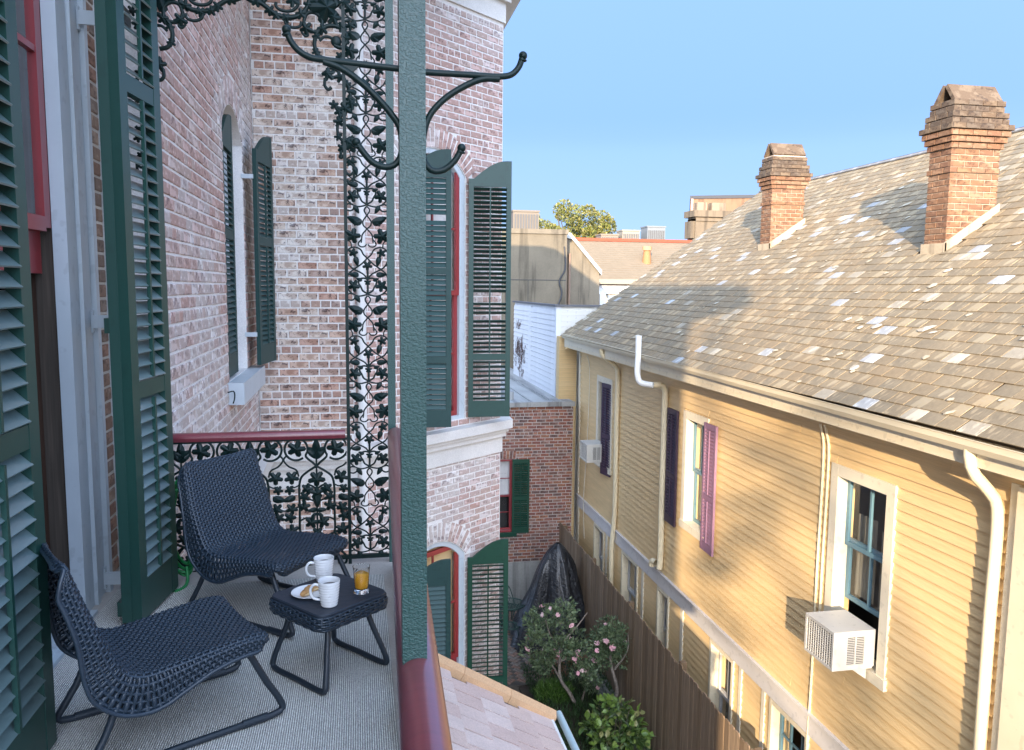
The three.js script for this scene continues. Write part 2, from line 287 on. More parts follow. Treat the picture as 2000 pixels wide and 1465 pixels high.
// ------------------------------------------------------------------ the house with the gallery
const F = 6.03, XW = -1.45;
const house = thing('gallery_house', 'tall brown brick house with grey door casing and green louvred shutters at the gallery', 'house', [XW, 0, 0]);
{
  const body = [
    box2(-7.5, -.31, 0, 12.9, -2.45, 4.55), box2(-7.5, -.31, 0, 6.0, -5.05, -2.45), box2(-7.5, -.31, 9.85, 12.9, -5.05, -2.45), box2(-7.5, -3.2, 6.0, 9.85, -5.05, -2.45),
    box2(-.31, -.007, 0, 12.9, .6, 4.55), box2(-.31, -.007, 0, 5.6, -5.05, .6), box2(-.31, -.007, 9.75, 12.9, -5.05, .6), box2(-3.2, -.31, 6.0, 9.85, -5.04, -4.95)];
  part('body', merge(body), M.mortarMain, house);
  part('eave', box2(-7.9, .18, 12.45, 13.05, -5.2, 6.9), M.white, house);
  const br = poly([[4.55, 10.9], [4.55, 12.45], [6.3, 12.45], [6.1, 12.36], [5.6, 12.3], [5.1, 12.1], [4.8, 11.85], [4.65, 11.45]]);
  part('eave_bracket', extr(br, .16).rotateY(-PI / 2).translate(0, 0, 0), M.white, house);
  const list = [];
  // local u runs away from the viewer; u = .6 - z
  brickWall(house, 'wall', [0, 0, .6], PI / 2, { L: 5.65, y0: 5.6, y1: 9.75, thick: .3, course: .0862, len: .235, holes: [{ u0: 3.62, u1: 5.3, y0: 6.03, y1: 9.62, rise: 0 }], n: MAIN.length, mortar: M.mortarMain, ring: .1 }, list);
  setPieces(list, house, 'brick', 'brickwork', MAIN, restMat);
  // door casing: two jambs with stepped mouldings, threshold
  for (const [z0, z1, s] of [[-4.70, -4.30, 1], [-3.42, -3.02, -1]]) {
    const c = grp('door_casing', house);
    part('jamb_board', box2(-.02, .035, F, 9.62, z0 + .005, z1 - .005), M.casing, c);
    part('reveal', box2(-.11, -.022, F, 9.62, s > 0 ? z0 + .1 : z0, s > 0 ? z1 - .004 : z1 - .1), M.oldWood, c); part('reveal', box2(-.29, -.11, F, 9.62, s > 0 ? z0 + .1 : z0 + .006, s > 0 ? z1 - .010 : z1 - .1), M.brownWood, c);
    part('outer_moulding', box2(.035, .062, F, 9.62, s > 0 ? z0 : z1 - .05, s > 0 ? z0 + .05 : z1), M.casing, c);
    part('inner_moulding', box2(.035, .055, F, 9.62, s > 0 ? z0 + .19 : z0 + .02, s > 0 ? z0 + .235 : z0 + .10), M.casing, c);
    part('inner_bead', box2(-.018, .048, F, 9.62, s > 0 ? z1 - .07 : z0 - .012, s > 0 ? z1 + .012 : z0 + .07), M.casing, c);
  }
  part('threshold', box2(-.30, .05, F, F + .045, -4.3, -3.0), M.casing, house);
  part('threshold_step', box2(.05, .085, F, F + .02, -4.35, -3.0), M.casing, house);
  // sash raised in the tall opening, red panel under it, door leaf of old brown wood
  const w = grp('walk_through_window', house, [-.04, 0, -4.287], PI / 2);      // local x runs towards the viewer's far side
  const S = (x0, x1, y0, y1, z0, z1) => box2(-x1, -x0, y0, y1, z0, z1);      // measured from the far jamb towards the viewer
  part('sash', merge([S(.0, .075, 8.02, 9.6, -.02, .02), S(.72, .78, 8.02, 9.6, -.02, .02), S(.075, .72, 8.0, 8.07, -.024, .024)]), M.red, w);
  part('muntin', S(.075, .72, 8.83, 8.86, -.016, .016), M.red, w);
  part('muntin', S(.385, .41, 8.07, 9.6, -.012, .012), M.red, w);
  part('pane', glassPane(-.72, -.075, 8.06, 9.6), M.glass, w, [0, 0, 0]);
  part('panel', S(.005, .8, 7.80, 8.02, -.07, -.03), M.red, w);
  part('curtain', S(.12, .34, 8.0, 9.6, -.32, -.31), M.curtain, w);
  const d = grp('door_leaf', house, [-.24, 0, -4.27], .45);
  part('stile', box2(-.02, .02, F + .05, 7.8, -.02, .10), M.oldWood, d);
  part('stile', box2(-.022, .018, F + .05, 7.8, .10, .19), M.brownWood, d);
  part('leaf', box2(-.03, .005, F + .05, 7.8, .19, .85), M.brownWood, d);
  part('lock_rail', box2(-.012, .026, 6.95, 7.12, .19, .85), M.brownWood, d);
  part('room_lining', merge([box2(-3.19, -.32, 6.0, 6.02, -4.94, -2.46), box2(-3.19, -3.17, 6.02, 9.8, -4.94, -2.46), box2(-3.19, -.32, 6.02, 9.8, -2.48, -2.46), box2(-3.19, -.32, 6.02, 9.8, -4.94, -4.92)]), M.plaster, house);
  // folded-back shutters and their strap hinges
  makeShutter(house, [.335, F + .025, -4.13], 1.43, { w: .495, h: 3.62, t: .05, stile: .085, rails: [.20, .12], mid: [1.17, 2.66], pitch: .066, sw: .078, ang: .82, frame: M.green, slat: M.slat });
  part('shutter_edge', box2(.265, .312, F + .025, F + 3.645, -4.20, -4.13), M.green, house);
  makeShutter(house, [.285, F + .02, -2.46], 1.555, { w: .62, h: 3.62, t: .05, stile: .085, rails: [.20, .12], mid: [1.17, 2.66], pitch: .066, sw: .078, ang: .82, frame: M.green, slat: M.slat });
  for (const y of [6.12, 7.55, 9.12]) {
    const h = grp('strap_hinge', house, [0, y, 0]);
    part('plate', box2(.036, .046, -.06, .06, -4.69, -4.62), M.casing, h);
    part('strap', box2(.046, .235, -.035, .035, -4.63, -4.615), M.casing, h);
    part('knuckle', new THREE.CylinderGeometry(.014, .014, .085, 10).translate(.235, 0, -4.6), M.steel, h);
    part('strap', box2(.238, .30, -.037, .037, -4.62, -4.15), M.green, h);
  }
  const l = grp('shutter_latch', house, [.395, 7.16, -4.60]);
  part('plate', box2(-.012, .002, -.045, .045, -.02, .03), M.steel, l); part('bolt', box2(0, .016, -.022, .03, -.02, .005), M.steel, l);
}

// ------------------------------------------------------------------ brick wing with the canted bay
const WX = -1.132, WZ = -9.4, LINE = [[WX, -5.06], [WX, WZ], [-.064, WZ], [1.989, -11.123], [1.989, -16]];
const wing = thing('brick_wing', 'pale pink brick wing with canted bay, arched shuttered windows and white stone bands', 'house', [0, 0, -9]);
const BT = atan2(.643, .766), bayAt = (s, n = 0) => [-.064 + .766 * s + .643 * n, 0, -9.4 - .643 * s + .766 * n];
{
  const loc = (x, y, z) => [x, y, z + 9];
  part('body', prism([[-8, -5.06], [-1.6, -5.06], [-1.6, -9.87], [-.3, -9.87], [1.55, -11.42], [1.55, -16], [-8, -16]].map((p) => [p[0], p[1] + 9]), 0, 11.6), M.mortarWing, wing);
  const l1 = [], l2 = [];
  const w1 = { u0: 2.29, u1: 3.49, y0: 6.9, y1: 9.14, rise: .26 };
  brickWall(wing, 'wall', loc(WX, 0, -5.06), PI / 2, { L: 4.34, y0: 3.4, y1: 11.34, thick: .4, holes: [w1], n: WING.length, choose: patchy(WING.length, 301, .02), mortar: M.mortarWing, ring: .26 }, l1);
  brickWall(wing, 'wall', loc(WX + .001, 0, WZ), 0, { L: 1.067, y0: 3.4, y1: 11.34, thick: .4, n: WASHED.length, choose: patchy(WASHED.length, 311, .02), mortar: M.mortarWing }, l2);
  const bw = { u0: .77, u1: 1.93, y0: 5.98, y1: 9.2, rise: .30 }, lw = { u0: .77, u1: 1.93, y0: 1.0, y1: 4.08, rise: .28 };
  brickWall(wing, 'wall', loc(-.064, 0, WZ), BT, { L: 2.68, y0: .3, y1: 11.34, thick: .4, holes: [bw, lw], n: WING.length, choose: patchy(WING.length, 321, -.12), mortar: M.mortarWing, ring: .27 }, l1);
  part('side_wall', box2(1.6, 1.989, 0, 11.34, -7, -2.13), M.mortarWing, wing);
  const n1 = l1.length; l2.forEach((q) => q.mat += WING.length);
  setPieces([...l1, ...l2], wing, 'brick', 'brickwork', [...WING, ...WASHED], restMat);
  const L9 = LINE.map((p) => [p[0], p[1] + 9]);
  for (const [n, d, y0, y1] of [['belt_course', .028, 5.40, 5.63], ['belt_moulding', .075, 5.63, 5.70], ['belt_moulding', .11, 5.70, 5.755], ['belt_cap', .165, 5.755, 5.88],
    ['cornice_frieze', .03, 11.34, 11.60], ['cornice_moulding', .10, 11.60, 11.68], ['cornice_moulding', .19, 11.68, 11.78], ['cornice_cap', .30, 11.78, 11.95]]) part(n, band(L9, d, y0, y1), M.stone, wing);
  part('roof', merge([prism([...offsetLine(L9, .34), [1.989, -7.4], [-8.3, -7.4], [-8.3, 3.94]], 11.95, 12.02), new THREE.CylinderGeometry(.5, 6.2, 1.7, 4).rotateY(PI / 4).scale(1.1, 1, 1).translate(-3.2, 12.87, -1.6)]), mat(.18, .17, .17, { map: T.slate }), wing);
  // window of the long wall: one leaf closed, the other folded out
  makeWindow(wing, loc(WX - .12, 6.9, -5.06 - 2.29), PI / 2, { w: 1.2, h: 2.24, rise: .26, depth: .12, sashMat: M.white, frame: M.casing });
  part('sill', box2(-.30, .13, 6.70, 6.895, .1, 1.72), M.casing, wing, [WX, 0, 0]);
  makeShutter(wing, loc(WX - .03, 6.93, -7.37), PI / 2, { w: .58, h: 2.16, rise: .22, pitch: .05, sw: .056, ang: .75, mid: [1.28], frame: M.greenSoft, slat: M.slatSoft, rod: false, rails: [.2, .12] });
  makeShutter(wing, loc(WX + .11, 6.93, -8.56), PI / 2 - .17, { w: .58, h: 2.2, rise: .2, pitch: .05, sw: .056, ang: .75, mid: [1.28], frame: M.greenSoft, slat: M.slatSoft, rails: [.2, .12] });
  for (const y of [7.25, 8.85]) part('strap_hinge', box2(-.02, .10, y - .022, y + .022, -.012, .004), M.casing, wing, [WX, 0, .46]);
  part('shutter_dog', tube([[0, 0, 0], [.05, .01, 0], [.06, -.05, .03], [.05, -.09, .05]], .006, 10), M.iron, wing, loc(WX, 6.82, -7.22));
  // bay windows
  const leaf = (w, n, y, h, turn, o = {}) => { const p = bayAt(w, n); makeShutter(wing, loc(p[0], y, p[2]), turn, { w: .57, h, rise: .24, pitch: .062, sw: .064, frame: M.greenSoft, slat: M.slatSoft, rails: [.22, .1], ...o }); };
  const q = bayAt(.77, -.03); makeWindow(wing, loc(q[0], 5.98, q[2]), BT, { w: 1.16, h: 3.22, rise: .30, rows: 2, casing: .085, depth: .06, sw: .065 });
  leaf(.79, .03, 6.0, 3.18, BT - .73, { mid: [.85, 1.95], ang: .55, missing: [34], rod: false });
  leaf(1.93, .05, 6.0, 3.18, -.02, { mid: [.82], ang: -1.02, free: 1, pitch: .058, missing: [17, 21, 22], frame: M.green, slat: M.green });
  const q2 = bayAt(.77, -.03); makeWindow(wing, loc(q2[0], 1.0, q2[2]), BT, { w: 1.16, h: 3.08, rise: .28, rows: 2, casing: .085, depth: .06, sw: .065, blind: mat(.72, .52, .26) });
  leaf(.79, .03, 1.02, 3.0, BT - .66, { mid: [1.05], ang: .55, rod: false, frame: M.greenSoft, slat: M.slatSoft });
  leaf(1.93, .05, 1.02, 3.0, -.02, { mid: [1.2], ang: -.92, pitch: .06, frame: M.greenDeep, slat: M.greenDeep });
  part('downspout', new THREE.CylinderGeometry(.055, .055, 11.3, 12).translate(bayAt(.06, .075)[0], 5.65, bayAt(.06, .075)[2] + 9), M.white, wing);
}
// ------------------------------------------------------------------ gallery floor, rug
struct('gallery_floor', box2(XW, .30, F - .20, F, -5.05, .9), mat(.55, .50, .45, { map: T.fine }));
{
  const g = box2(-1.355, .128, F + .001, F + .009, -4.66, .85);
  solo('rug', g, mat(.86, .86, .85, { map: T.rug, bumpMap: T.rugb, bumpScale: .003, roughness: 1 }), 'grey finely striped outdoor rug covering the gallery floor', 'rug');
}

// ------------------------------------------------------------------ cast iron leaves and vines
function leafGeo(kind) {
  return cached('leaf' + kind, () => {
    const pts = [], N = kind === 'vine' ? 20 : 14;
    for (let i = 0; i < N; i++) {
      const t = i / N * 2 * PI;
      if (kind === 'vine') { const r = .52 + .48 * Math.pow(abs(cos(2.5 * t)), .8); pts.push([r * sin(t), r * cos(t) * .95 + .05]); }
      else { const y = cos(t), x = sin(t) * (.52 - .22 * y) * (abs(y) > .99 ? 0 : 1); pts.push([x, y]); }
    }
    const pos = [], tri = (a, b, c) => pos.push(...a, ...b, ...c), c0 = [0, .1, .34], cb = [0, 0, -.10];
    for (let i = 0; i < N; i++) { const a = pts[i], b = pts[(i + 1) % N], A = [a[0], a[1], -.05 * (i % 2)], B = [b[0], b[1], -.05 * ((i + 1) % 2)]; tri(c0, B, A); tri(cb, A, B); }
    const g = new THREE.BufferGeometry(); g.setAttribute('position', new THREE.Float32BufferAttribute(pos, 3)); g.computeVertexNormals(); return muv(g);
  });
}
const put = (g, x, y, s, turn, z = 0, flip = 1) => ({ g, x, y, s, turn, z });
function addLeaf(parent, [kind, x, y, s, turn, z = .004]) {
  const o = part('leaf', leafGeo(kind), M.iron, parent, [x, y, z], [rr(-.25, .25), rr(-.25, .25), turn]); o.scale.setScalar(s * 1.15); return o;
}
function mirrorCell(draw) {                                                // draw() lists vines and leaves of one half; this gives both halves
  const vines = [], leaves = [];
  draw((pts, r, mid) => { vines.push([pts, r]); if (!mid) vines.push([pts.map((p) => [-p[0], p[1]]), r]); }, (k, x, y, s, t, mid) => { leaves.push([k, x, y, s, t]); if (!mid) leaves.push([k, -x, y, s, -t]); });
  return { vines, leaves };
}
const columnCell = (() => {                                                // drawn 430 x 925 units, 0 at the top middle
  const k = .532 / 925, P = (l) => l.map(([x, y]) => [x * k, -y * k]);
  return mirrorCell((v, f) => {
    v(P([[0, -5], [24, 22], [26, 45], [0, 88], [-42, 150], [-38, 190], [0, 228], [50, 290], [56, 330]]), 6.5 * k);
    v(P([[0, -5], [-22, 25], [-26, 45]]), 6 * k, true);
    v(P([[56, 330], [92, 385], [70, 410], [30, 410], [6, 385]]), 6 * k);
    v(P([[56, 330], [62, 372]]), 6 * k);
    v(P([[0, 530], [42, 490], [62, 450], [85, 430], [130, 418], [178, 430], [210, 475], [214, 530], [190, 600], [150, 640], [95, 668], [40, 700], [0, 748]]), 7 * k);
    v(P([[0, 530], [60, 590], [130, 640], [190, 690], [215, 760], [212, 820], [190, 870], [150, 905], [95, 925], [40, 918], [0, 905]]), 7 * k);
    v(P([[0, 620], [2, 690], [0, 760], [2, 840], [0, 905]]), 9 * k, true);
    v(P([[0, 750], [40, 738], [82, 750], [92, 790], [70, 830], [50, 870], [0, 900]]), 8 * k);
    v(P([[150, 905], [190, 900], [216, 925], [210, 958], [170, 970], [140, 955], [128, 930]]), 7 * k);
    v(P([[190, 600], [208, 608], [215, 625]]), 5 * k); v(P([[160, 430], [165, 380], [185, 350]]), 5.5 * k);
    f('vine', 150 * k, -305 * k, 78 * k, .3); f('plain', 130 * k, -140 * k, 72 * k, -1.15); f('plain', 95 * k, -165 * k, 45 * k, -2.2);
    f('vine', 146 * k, -478 * k, 46 * k, .2); f('plain', 112 * k, -565 * k, 46 * k, 2.9); f('vine', 0, -604 * k, 50 * k, PI, true);
    f('plain', 142 * k, -702 * k, 48 * k, -1.5); f('vine', 140 * k, -815 * k, 62 * k, -2.0); f('plain', 88 * k, -752 * k, 30 * k, -1.2);
    f('plain', 105 * k, -955 * k, 42 * k, 2.6); f('vine', 0, -780 * k, 34 * k, 0, true);
  });
})();
const panelCell = (() => {                                                 // drawn 586 x 1230 units
  const k = .39 / 586, P = (l) => l.map(([x, y]) => [x * k, -y * k]), ring = (cx, cy, r, a, b, n = 12) => { const o = []; for (let i = 0; i <= n; i++) { const t = a + (b - a) * i / n; o.push([cx + r * cos(t), cy + r * sin(t)]); } return o; };
  return mirrorCell((v, f) => {
    v(P([...ring(178, 85, 102, 2.2, -3.4, 14), [95, 150], [30, 215], [0, 245], [-75, 292], [-135, 345], [-155, 420], [-156, 640], [-157, 850], [-150, 870]]), 9 * k);
    v(P([[262, 140], [290, 180], [250, 240], [180, 280], [160, 340]]), 7 * k);
    v(P([[0, 0], [0, 60], [0, 245], [0, 360], [0, 470]]), 7 * k, true);
    v(P([[0, 460], [60, 425], [110, 435], [112, 470]]), 8 * k); v(P([[0, 590], [70, 555], [150, 540]]), 7 * k);
    v(P([[156, 760], [110, 735], [50, 740], [10, 790]]), 7 * k); v(P([[0, 600], [0, 690], [0, 760], [0, 880]]), 7 * k, true);
    v(P([[220, 850], [150, 880], [60, 925], [0, 955], [-80, 1000], [-130, 1005], [-200, 960]]), 10 * k);
    v(P([[-60, 1030], [0, 955], [20, 945]]), 8 * k); v(P([[150, 870], [190, 940], [170, 1000], [215, 1060], [260, 1120], [250, 1180], [200, 1190], [190, 1150]]), 10 * k);
    v(P([[156, 620], [210, 640], [293, 660]]), 7 * k); v(P([[156, 420], [200, 440], [240, 430]]), 6 * k); v(P([[60, 1030], [130, 1090], [110, 1170], [40, 1200]]), 9 * k);
    f('vine', 178 * k, -85 * k, 78 * k, rr(-.4, .4)); f('vine', 222 * k, -345 * k, 62 * k, PI); f('plain', 0, -60 * k, 62 * k, 0, true); f('plain', 34 * k, -135 * k, 48 * k, 2.6); f('plain', 40 * k, -95 * k, 40 * k, -.9);
    f('vine', 0, -360 * k, 74 * k, PI, true); f('vine', 84 * k, -455 * k, 52 * k, -2.2); f('vine', 0, -500 * k, 62 * k, 0, true); f('plain', 0, -575 * k, 60 * k, PI, true);
    f('vine', 115 * k, -535 * k, 50 * k, .8); f('vine', 240 * k, -465 * k, 44 * k, -.6); f('plain', 250 * k, -550 * k, 54 * k, -1.8); f('plain', 45 * k, -660 * k, 40 * k, -1.6); f('plain', 30 * k, -705 * k, 26 * k, -2);
    f('vine', 120 * k, -620 * k, 56 * k, 2.6); f('vine', 225 * k, -640 * k, 54 * k, -2); f('vine', 48 * k, -775 * k, 60 * k, -1); f('vine', 245 * k, -725 * k, 52 * k, .4); f('vine', 230 * k, -845 * k, 60 * k, 2.4); f('vine', 0, -878 * k, 56 * k, PI, true);
    f('plain', 200 * k, -1000 * k, 58 * k, -2.2); f('plain', 120 * k, -1120 * k, 55 * k, 2); f('vine', 40 * k, -1080 * k, 46 * k, .6);
  });
})();
const cellGeos = (cell) => cell.vines.map(([p, r]) => tube(p, r * 1.25, max(8, p.length * 4), 5));
const columnVines = cellGeos(columnCell), panelVines = cellGeos(panelCell);
const clipGeo = (g, x0, x1) => { const q = g.index ? g.toNonIndexed() : g.clone(), p = q.attributes.position, keep = []; for (let i = 0; i < p.count; i += 3) { const c = (p.getX(i) + p.getX(i + 1) + p.getX(i + 2)) / 3; if (c > x0 && c < x1) keep.push(i, i + 1, i + 2); } if (!keep.length) return null; q.setIndex(keep); return q.toNonIndexed(); };
function ironCell(parent, name, cell, vines, x, y, x0 = -9, x1 = 9) {
  const g = grp(name, parent, [x, y, 0]);
  for (const v of vines) { const q = x0 > -9 || x1 < 9 ? clipGeo(v, x0 - x, x1 - x) : v; if (q) part('vine', q, M.iron, g); }
  for (const l of cell.leaves) if (l[1] + x > x0 && l[1] + x < x1) addLeaf(g, l);
  return g;
}
const RZ = -4.91;
{
  const r = thing('end_railing', 'cast iron vine railing with dark red handrail across the end of the gallery', 'railing', [-.60, F, RZ]);
  const h = poly([[-.03, 0], [.03, 0], ...Array.from({ length: 15 }, (_, i) => { const t = -.3 + i / 14 * (PI + .6); return [.036 * cos(t), .022 + .028 * sin(t)]; })]);
  part('handrail', toCreasedNormals(extr(h, 1.06), .5).rotateY(PI / 2).translate(-.55, .80, 0), M.railRed, r);
  part('top_bar', box2(-.55, .52, .785, .80, -.012, .012), M.iron, r);
  part('bottom_bar', box2(-.55, .76, .03, .055, -.012, .012), M.iron, r);
  for (const x of [-.055, .335, -.445]) ironCell(r, 'iron_panel', panelCell, panelVines, x, .79, -.56, .515);
}
{
  const c = thing('iron_column', 'lacy cast iron column of vines and leaves at the far gallery corner', 'column', [.055, F, RZ]);
  part('bar', box2(-.135, -.115, -.02, 3.7, -.014, .014), M.iron, c);
  part('corner_bar', box2(.116, .162, 0, 3.7, -.022, .022), M.post, c);
  part('floor_bar', box2(-.115, .116, .03, .05, -.01, .01), M.iron, c);
  for (let i = 0; i < 7; i++) ironCell(c, 'iron_cell', columnCell, columnVines, 0, .60 + i * .532);
}
{
  const s = thing('arch_bracket', 'black green iron scroll spandrel arching across the top of the gallery end', 'bracket', [-.62, 8.0, RZ]);
  const k = 7.15e-4, P = (l, sx) => l.map(([x, y]) => [sx * (x - 860) * k, 1.40 - y * k, 0]);
  for (const sx of [1, -1]) {
    const V_ = (l, r) => part('scroll', tube(P(l, sx), r * k * 1.05, l.length * 6, 6), M.iron, s), B_ = (x, y, r) => part('boss', ball(r * k, 8).scale(1, 1, .5), M.iron, s, P([[x, y]], sx)[0]), L_ = (x, y, q, t) => addLeaf(s, ['vine', ...P([[x, y]], sx)[0].slice(0, 2), q * k * 1.3, t * sx, .006]);
    V_([[1108, 55], [1104, 80], [1128, 105], [1180, 118], [1240, 105], [1280, 55], [1268, 0], [1230, -40]], 13); V_([[870, 10], [880, 35], [930, 60], [990, 70], [1050, 110], [1110, 150], [1190, 165], [1270, 150], [1340, 90], [1365, 0], [1340, -90]], 19);
    V_([[1010, 60], [1060, -20], [1060, -90]], 17); V_([[1170, 175], [1180, 215], [1230, 240], [1290, 225], [1300, 190]], 12);
    V_([[1320, 185], [1345, 125], [1400, 112], [1455, 150], [1462, 205], [1425, 255], [1365, 258], [1328, 220], [1320, 185]], 15);
    V_([[1500, 470], [1440, 452], [1408, 400], [1402, 340], [1428, 262], [1500, 212], [1590, 212], [1650, 260], [1652, 330], [1610, 372], [1556, 356]], 17); V_([[1440, 330], [1480, 296], [1530, 300], [1560, 330]], 12); B_(1572, 326, 44);
    V_([[1700, 60], [1640, 45], [1600, 60]], 14); V_([[1690, 150], [1640, 160], [1630, 130]], 12);
    V_([[1190, -130], [1120, -90], [1110, -30], [1160, 0], [1200, -30]], 14); V_([[900, -120], [960, -70], [950, -20], [905, -10], [880, -45]], 14); V_([[1390, -60], [1440, -20], [1430, 30], [1390, 40]], 12); V_([[1560, -80], [1610, -30], [1670, -40], [1690, -100]], 13); V_([[1330, 250], [1352, 290], [1330, 300], [1300, 270]], 10);
    for (const [x, y, q, t] of [[960, 62, 34, 1], [1060, 125, 32, .6], [1190, 172, 30, 2], [1300, 135, 34, .2], [1360, 60, 32, 1.2], [1240, 40, 40, .5], [1030, 0, 40, .3], [1470, 240, 34, 1.5], [1420, 300, 28, .4], [1640, 30, 40, .2], [1560, -10, 50, 1], [1412, 420, 26, .8], [1690, 200, 30, .5], [1560, 545, 30, .2], [1655, 660, 28, 1.2], [1670, 780, 28, .1], [1590, 880, 32, 2], [1580, 1085, 26, .3], [1610, 1170, 30, 1], [1685, 1160, 28, .6], [1665, 1290, 24, .2]]) L_(x, y, q, t);
    L_(1500, 85, 88, .3); L_(1560, 150, 44, 1); L_(1410, 40, 46, -1); L_(1340, 245, 40, .6); L_(1105, 160, 30, 0); L_(1620, 215, 36, .4); L_(1655, 300, 34, 1.1);
    V_([[1590, 440], [1640, 470], [1700, 460]], 15); V_([[1480, 560], [1540, 610], [1600, 600], [1650, 660], [1680, 740], [1660, 800], [1625, 792]], 15); V_([[1480, 620], [1478, 680], [1505, 708], [1530, 690]], 14); L_(1510, 590, 42, 1.4); L_(1600, 610, 34, .3); L_(1600, 440, 26, 2);
    V_([[1530, 830], [1590, 850], [1660, 860], [1700, 850]], 14); L_(1545, 830, 30, -1.2); L_(1640, 860, 44, .5); L_(1585, 965, 34, .2);
    V_([[1620, 880], [1585, 960], [1572, 1030], [1590, 1090], [1640, 1120], [1700, 1070]], 13); V_([[1575, 1060], [1610, 1055]], 10); L_(1650, 1120, 38, .6); V_([[1700, 1150], [1650, 1150], [1600, 1200], [1600, 1240]], 14); B_(1598, 1240, 22);
    V_([[1650, 1270], [1690, 1300], [1702, 1370], [1690, 1440], [1662, 1456], [1646, 1420]], 11); V_([[1640, 1370], [1670, 1385], [1700, 1360]], 11);
  }
  part('top_bar', box2(-.62, .545, 1.62, 1.70, -.014, .014), M.iron, s);
  part('hanging_wire', tube([[-.545, 1.4, .05], [-.54, .9, .05], [-.545, .5, .05], [-.535, .25, .05], [-.52, .12, .05]], .0018, 16, 5), M.iron, s);
}
// ------------------------------------------------------------------ long side: handrail, lace under it, post with hooks
{
  const turn = Math.atan2(.088, 3.12), r = thing('side_railing', 'dark red handrail over iron lace along the open side of the gallery', 'railing', [.112, F, -1.4], -turn);
  const h = poly([[-.036, .80], [.046, .80], ...Array.from({ length: 19 }, (_, i) => { const t = -.35 + i / 18 * (PI + .7); return [.005 + .051 * cos(t), .826 + .044 * sin(t)]; })]);
  part('handrail', toCreasedNormals(extr(h, 4.6).translate(0, 0, -3.42), .5), M.railRed, r);
  part('bottom_bar', box2(-.012, .012, .03, .055, -3.42, 1.1), M.iron, r);
  const lace = merge([...panelVines.map((g) => g.clone()), ...panelCell.leaves.map(([k, x, y, s, t]) => leafGeo(k).clone().scale(s, s, s).rotateZ(t).translate(x, y, 0))]).rotateY(PI / 2);
  for (let i = 0; i < 11; i++) part('iron_panel', lace, M.iron, r, [-.01, .79, .75 - i * .39]);
}
{
  const p = thing('gallery_post', 'hammered green iron post with curved ball-ended hooks rising from the handrail', 'post', [.118, F, -1.78]);
  const s = poly([[-.025, -.022], [.025, -.022], [.025, .022], [-.025, .022]]);
  part('shaft', muv(extr(s, 3.7, .003).rotateX(-PI / 2)), M.post, p);
  part('base_weld', new THREE.TorusGeometry(.026, .004, 6, 20).rotateX(PI / 2).scale(1, 1, .9), M.post, p, [0, .868, 0]);
  const k = 3.09e-4, Q = (l) => l.map(([x, y]) => [(x - 899) * k, 2.327 - y * k, 0]);
  const hook = (l, r, b) => { const a = grp('hook_arm', p); part('arm', tube(Q(l), r, 40, 10), M.iron, a); if (b) { const [x, y] = Q([b])[0]; part('ball_end', ball(.0095, 14), M.iron, a, [x, y, 0]); part('collar', new THREE.TorusGeometry(.0075, .0018, 6, 14).rotateX(PI / 2), M.iron, a, [x - .0006, y - .0105, 0]); } };
  hook([[899, 462], [830, 458], [560, 443], [310, 428], [215, 418], [140, 380], [88, 320], [62, 258]], .0068, [60, 246]);
  hook([[899, 466], [980, 469], [1300, 469], [1540, 467], [1610, 448], [1660, 395], [1686, 325]], .0068, [1690, 315]);
  hook([[300, 440], [400, 470], [500, 525], [640, 640], [760, 770], [812, 850], [828, 960], [815, 1060], [770, 1115], [700, 1128], [620, 1095], [560, 1030], [522, 978]], .0072, [514, 966]);
  hook([[1520, 486], [1400, 492], [1250, 560], [1110, 660], [1020, 770], [985, 880], [975, 980], [985, 1080], [1040, 1140], [1110, 1138], [1180, 1090], [1225, 1030], [1246, 985]], .0072, [1250, 975]);
  part('hook_web', extr(poly(Q([[300, 428], [560, 443], [480, 512], [400, 470]]).map((q) => [q[0], q[1]])), .006).translate(0, 0, -.003), M.iron, p);
  part('hook_web', extr(poly(Q([[1350, 478], [1350, 515], [1440, 492], [1500, 478]]).map((q) => [q[0], q[1]])), .006).translate(0, 0, -.003), M.iron, p);
}

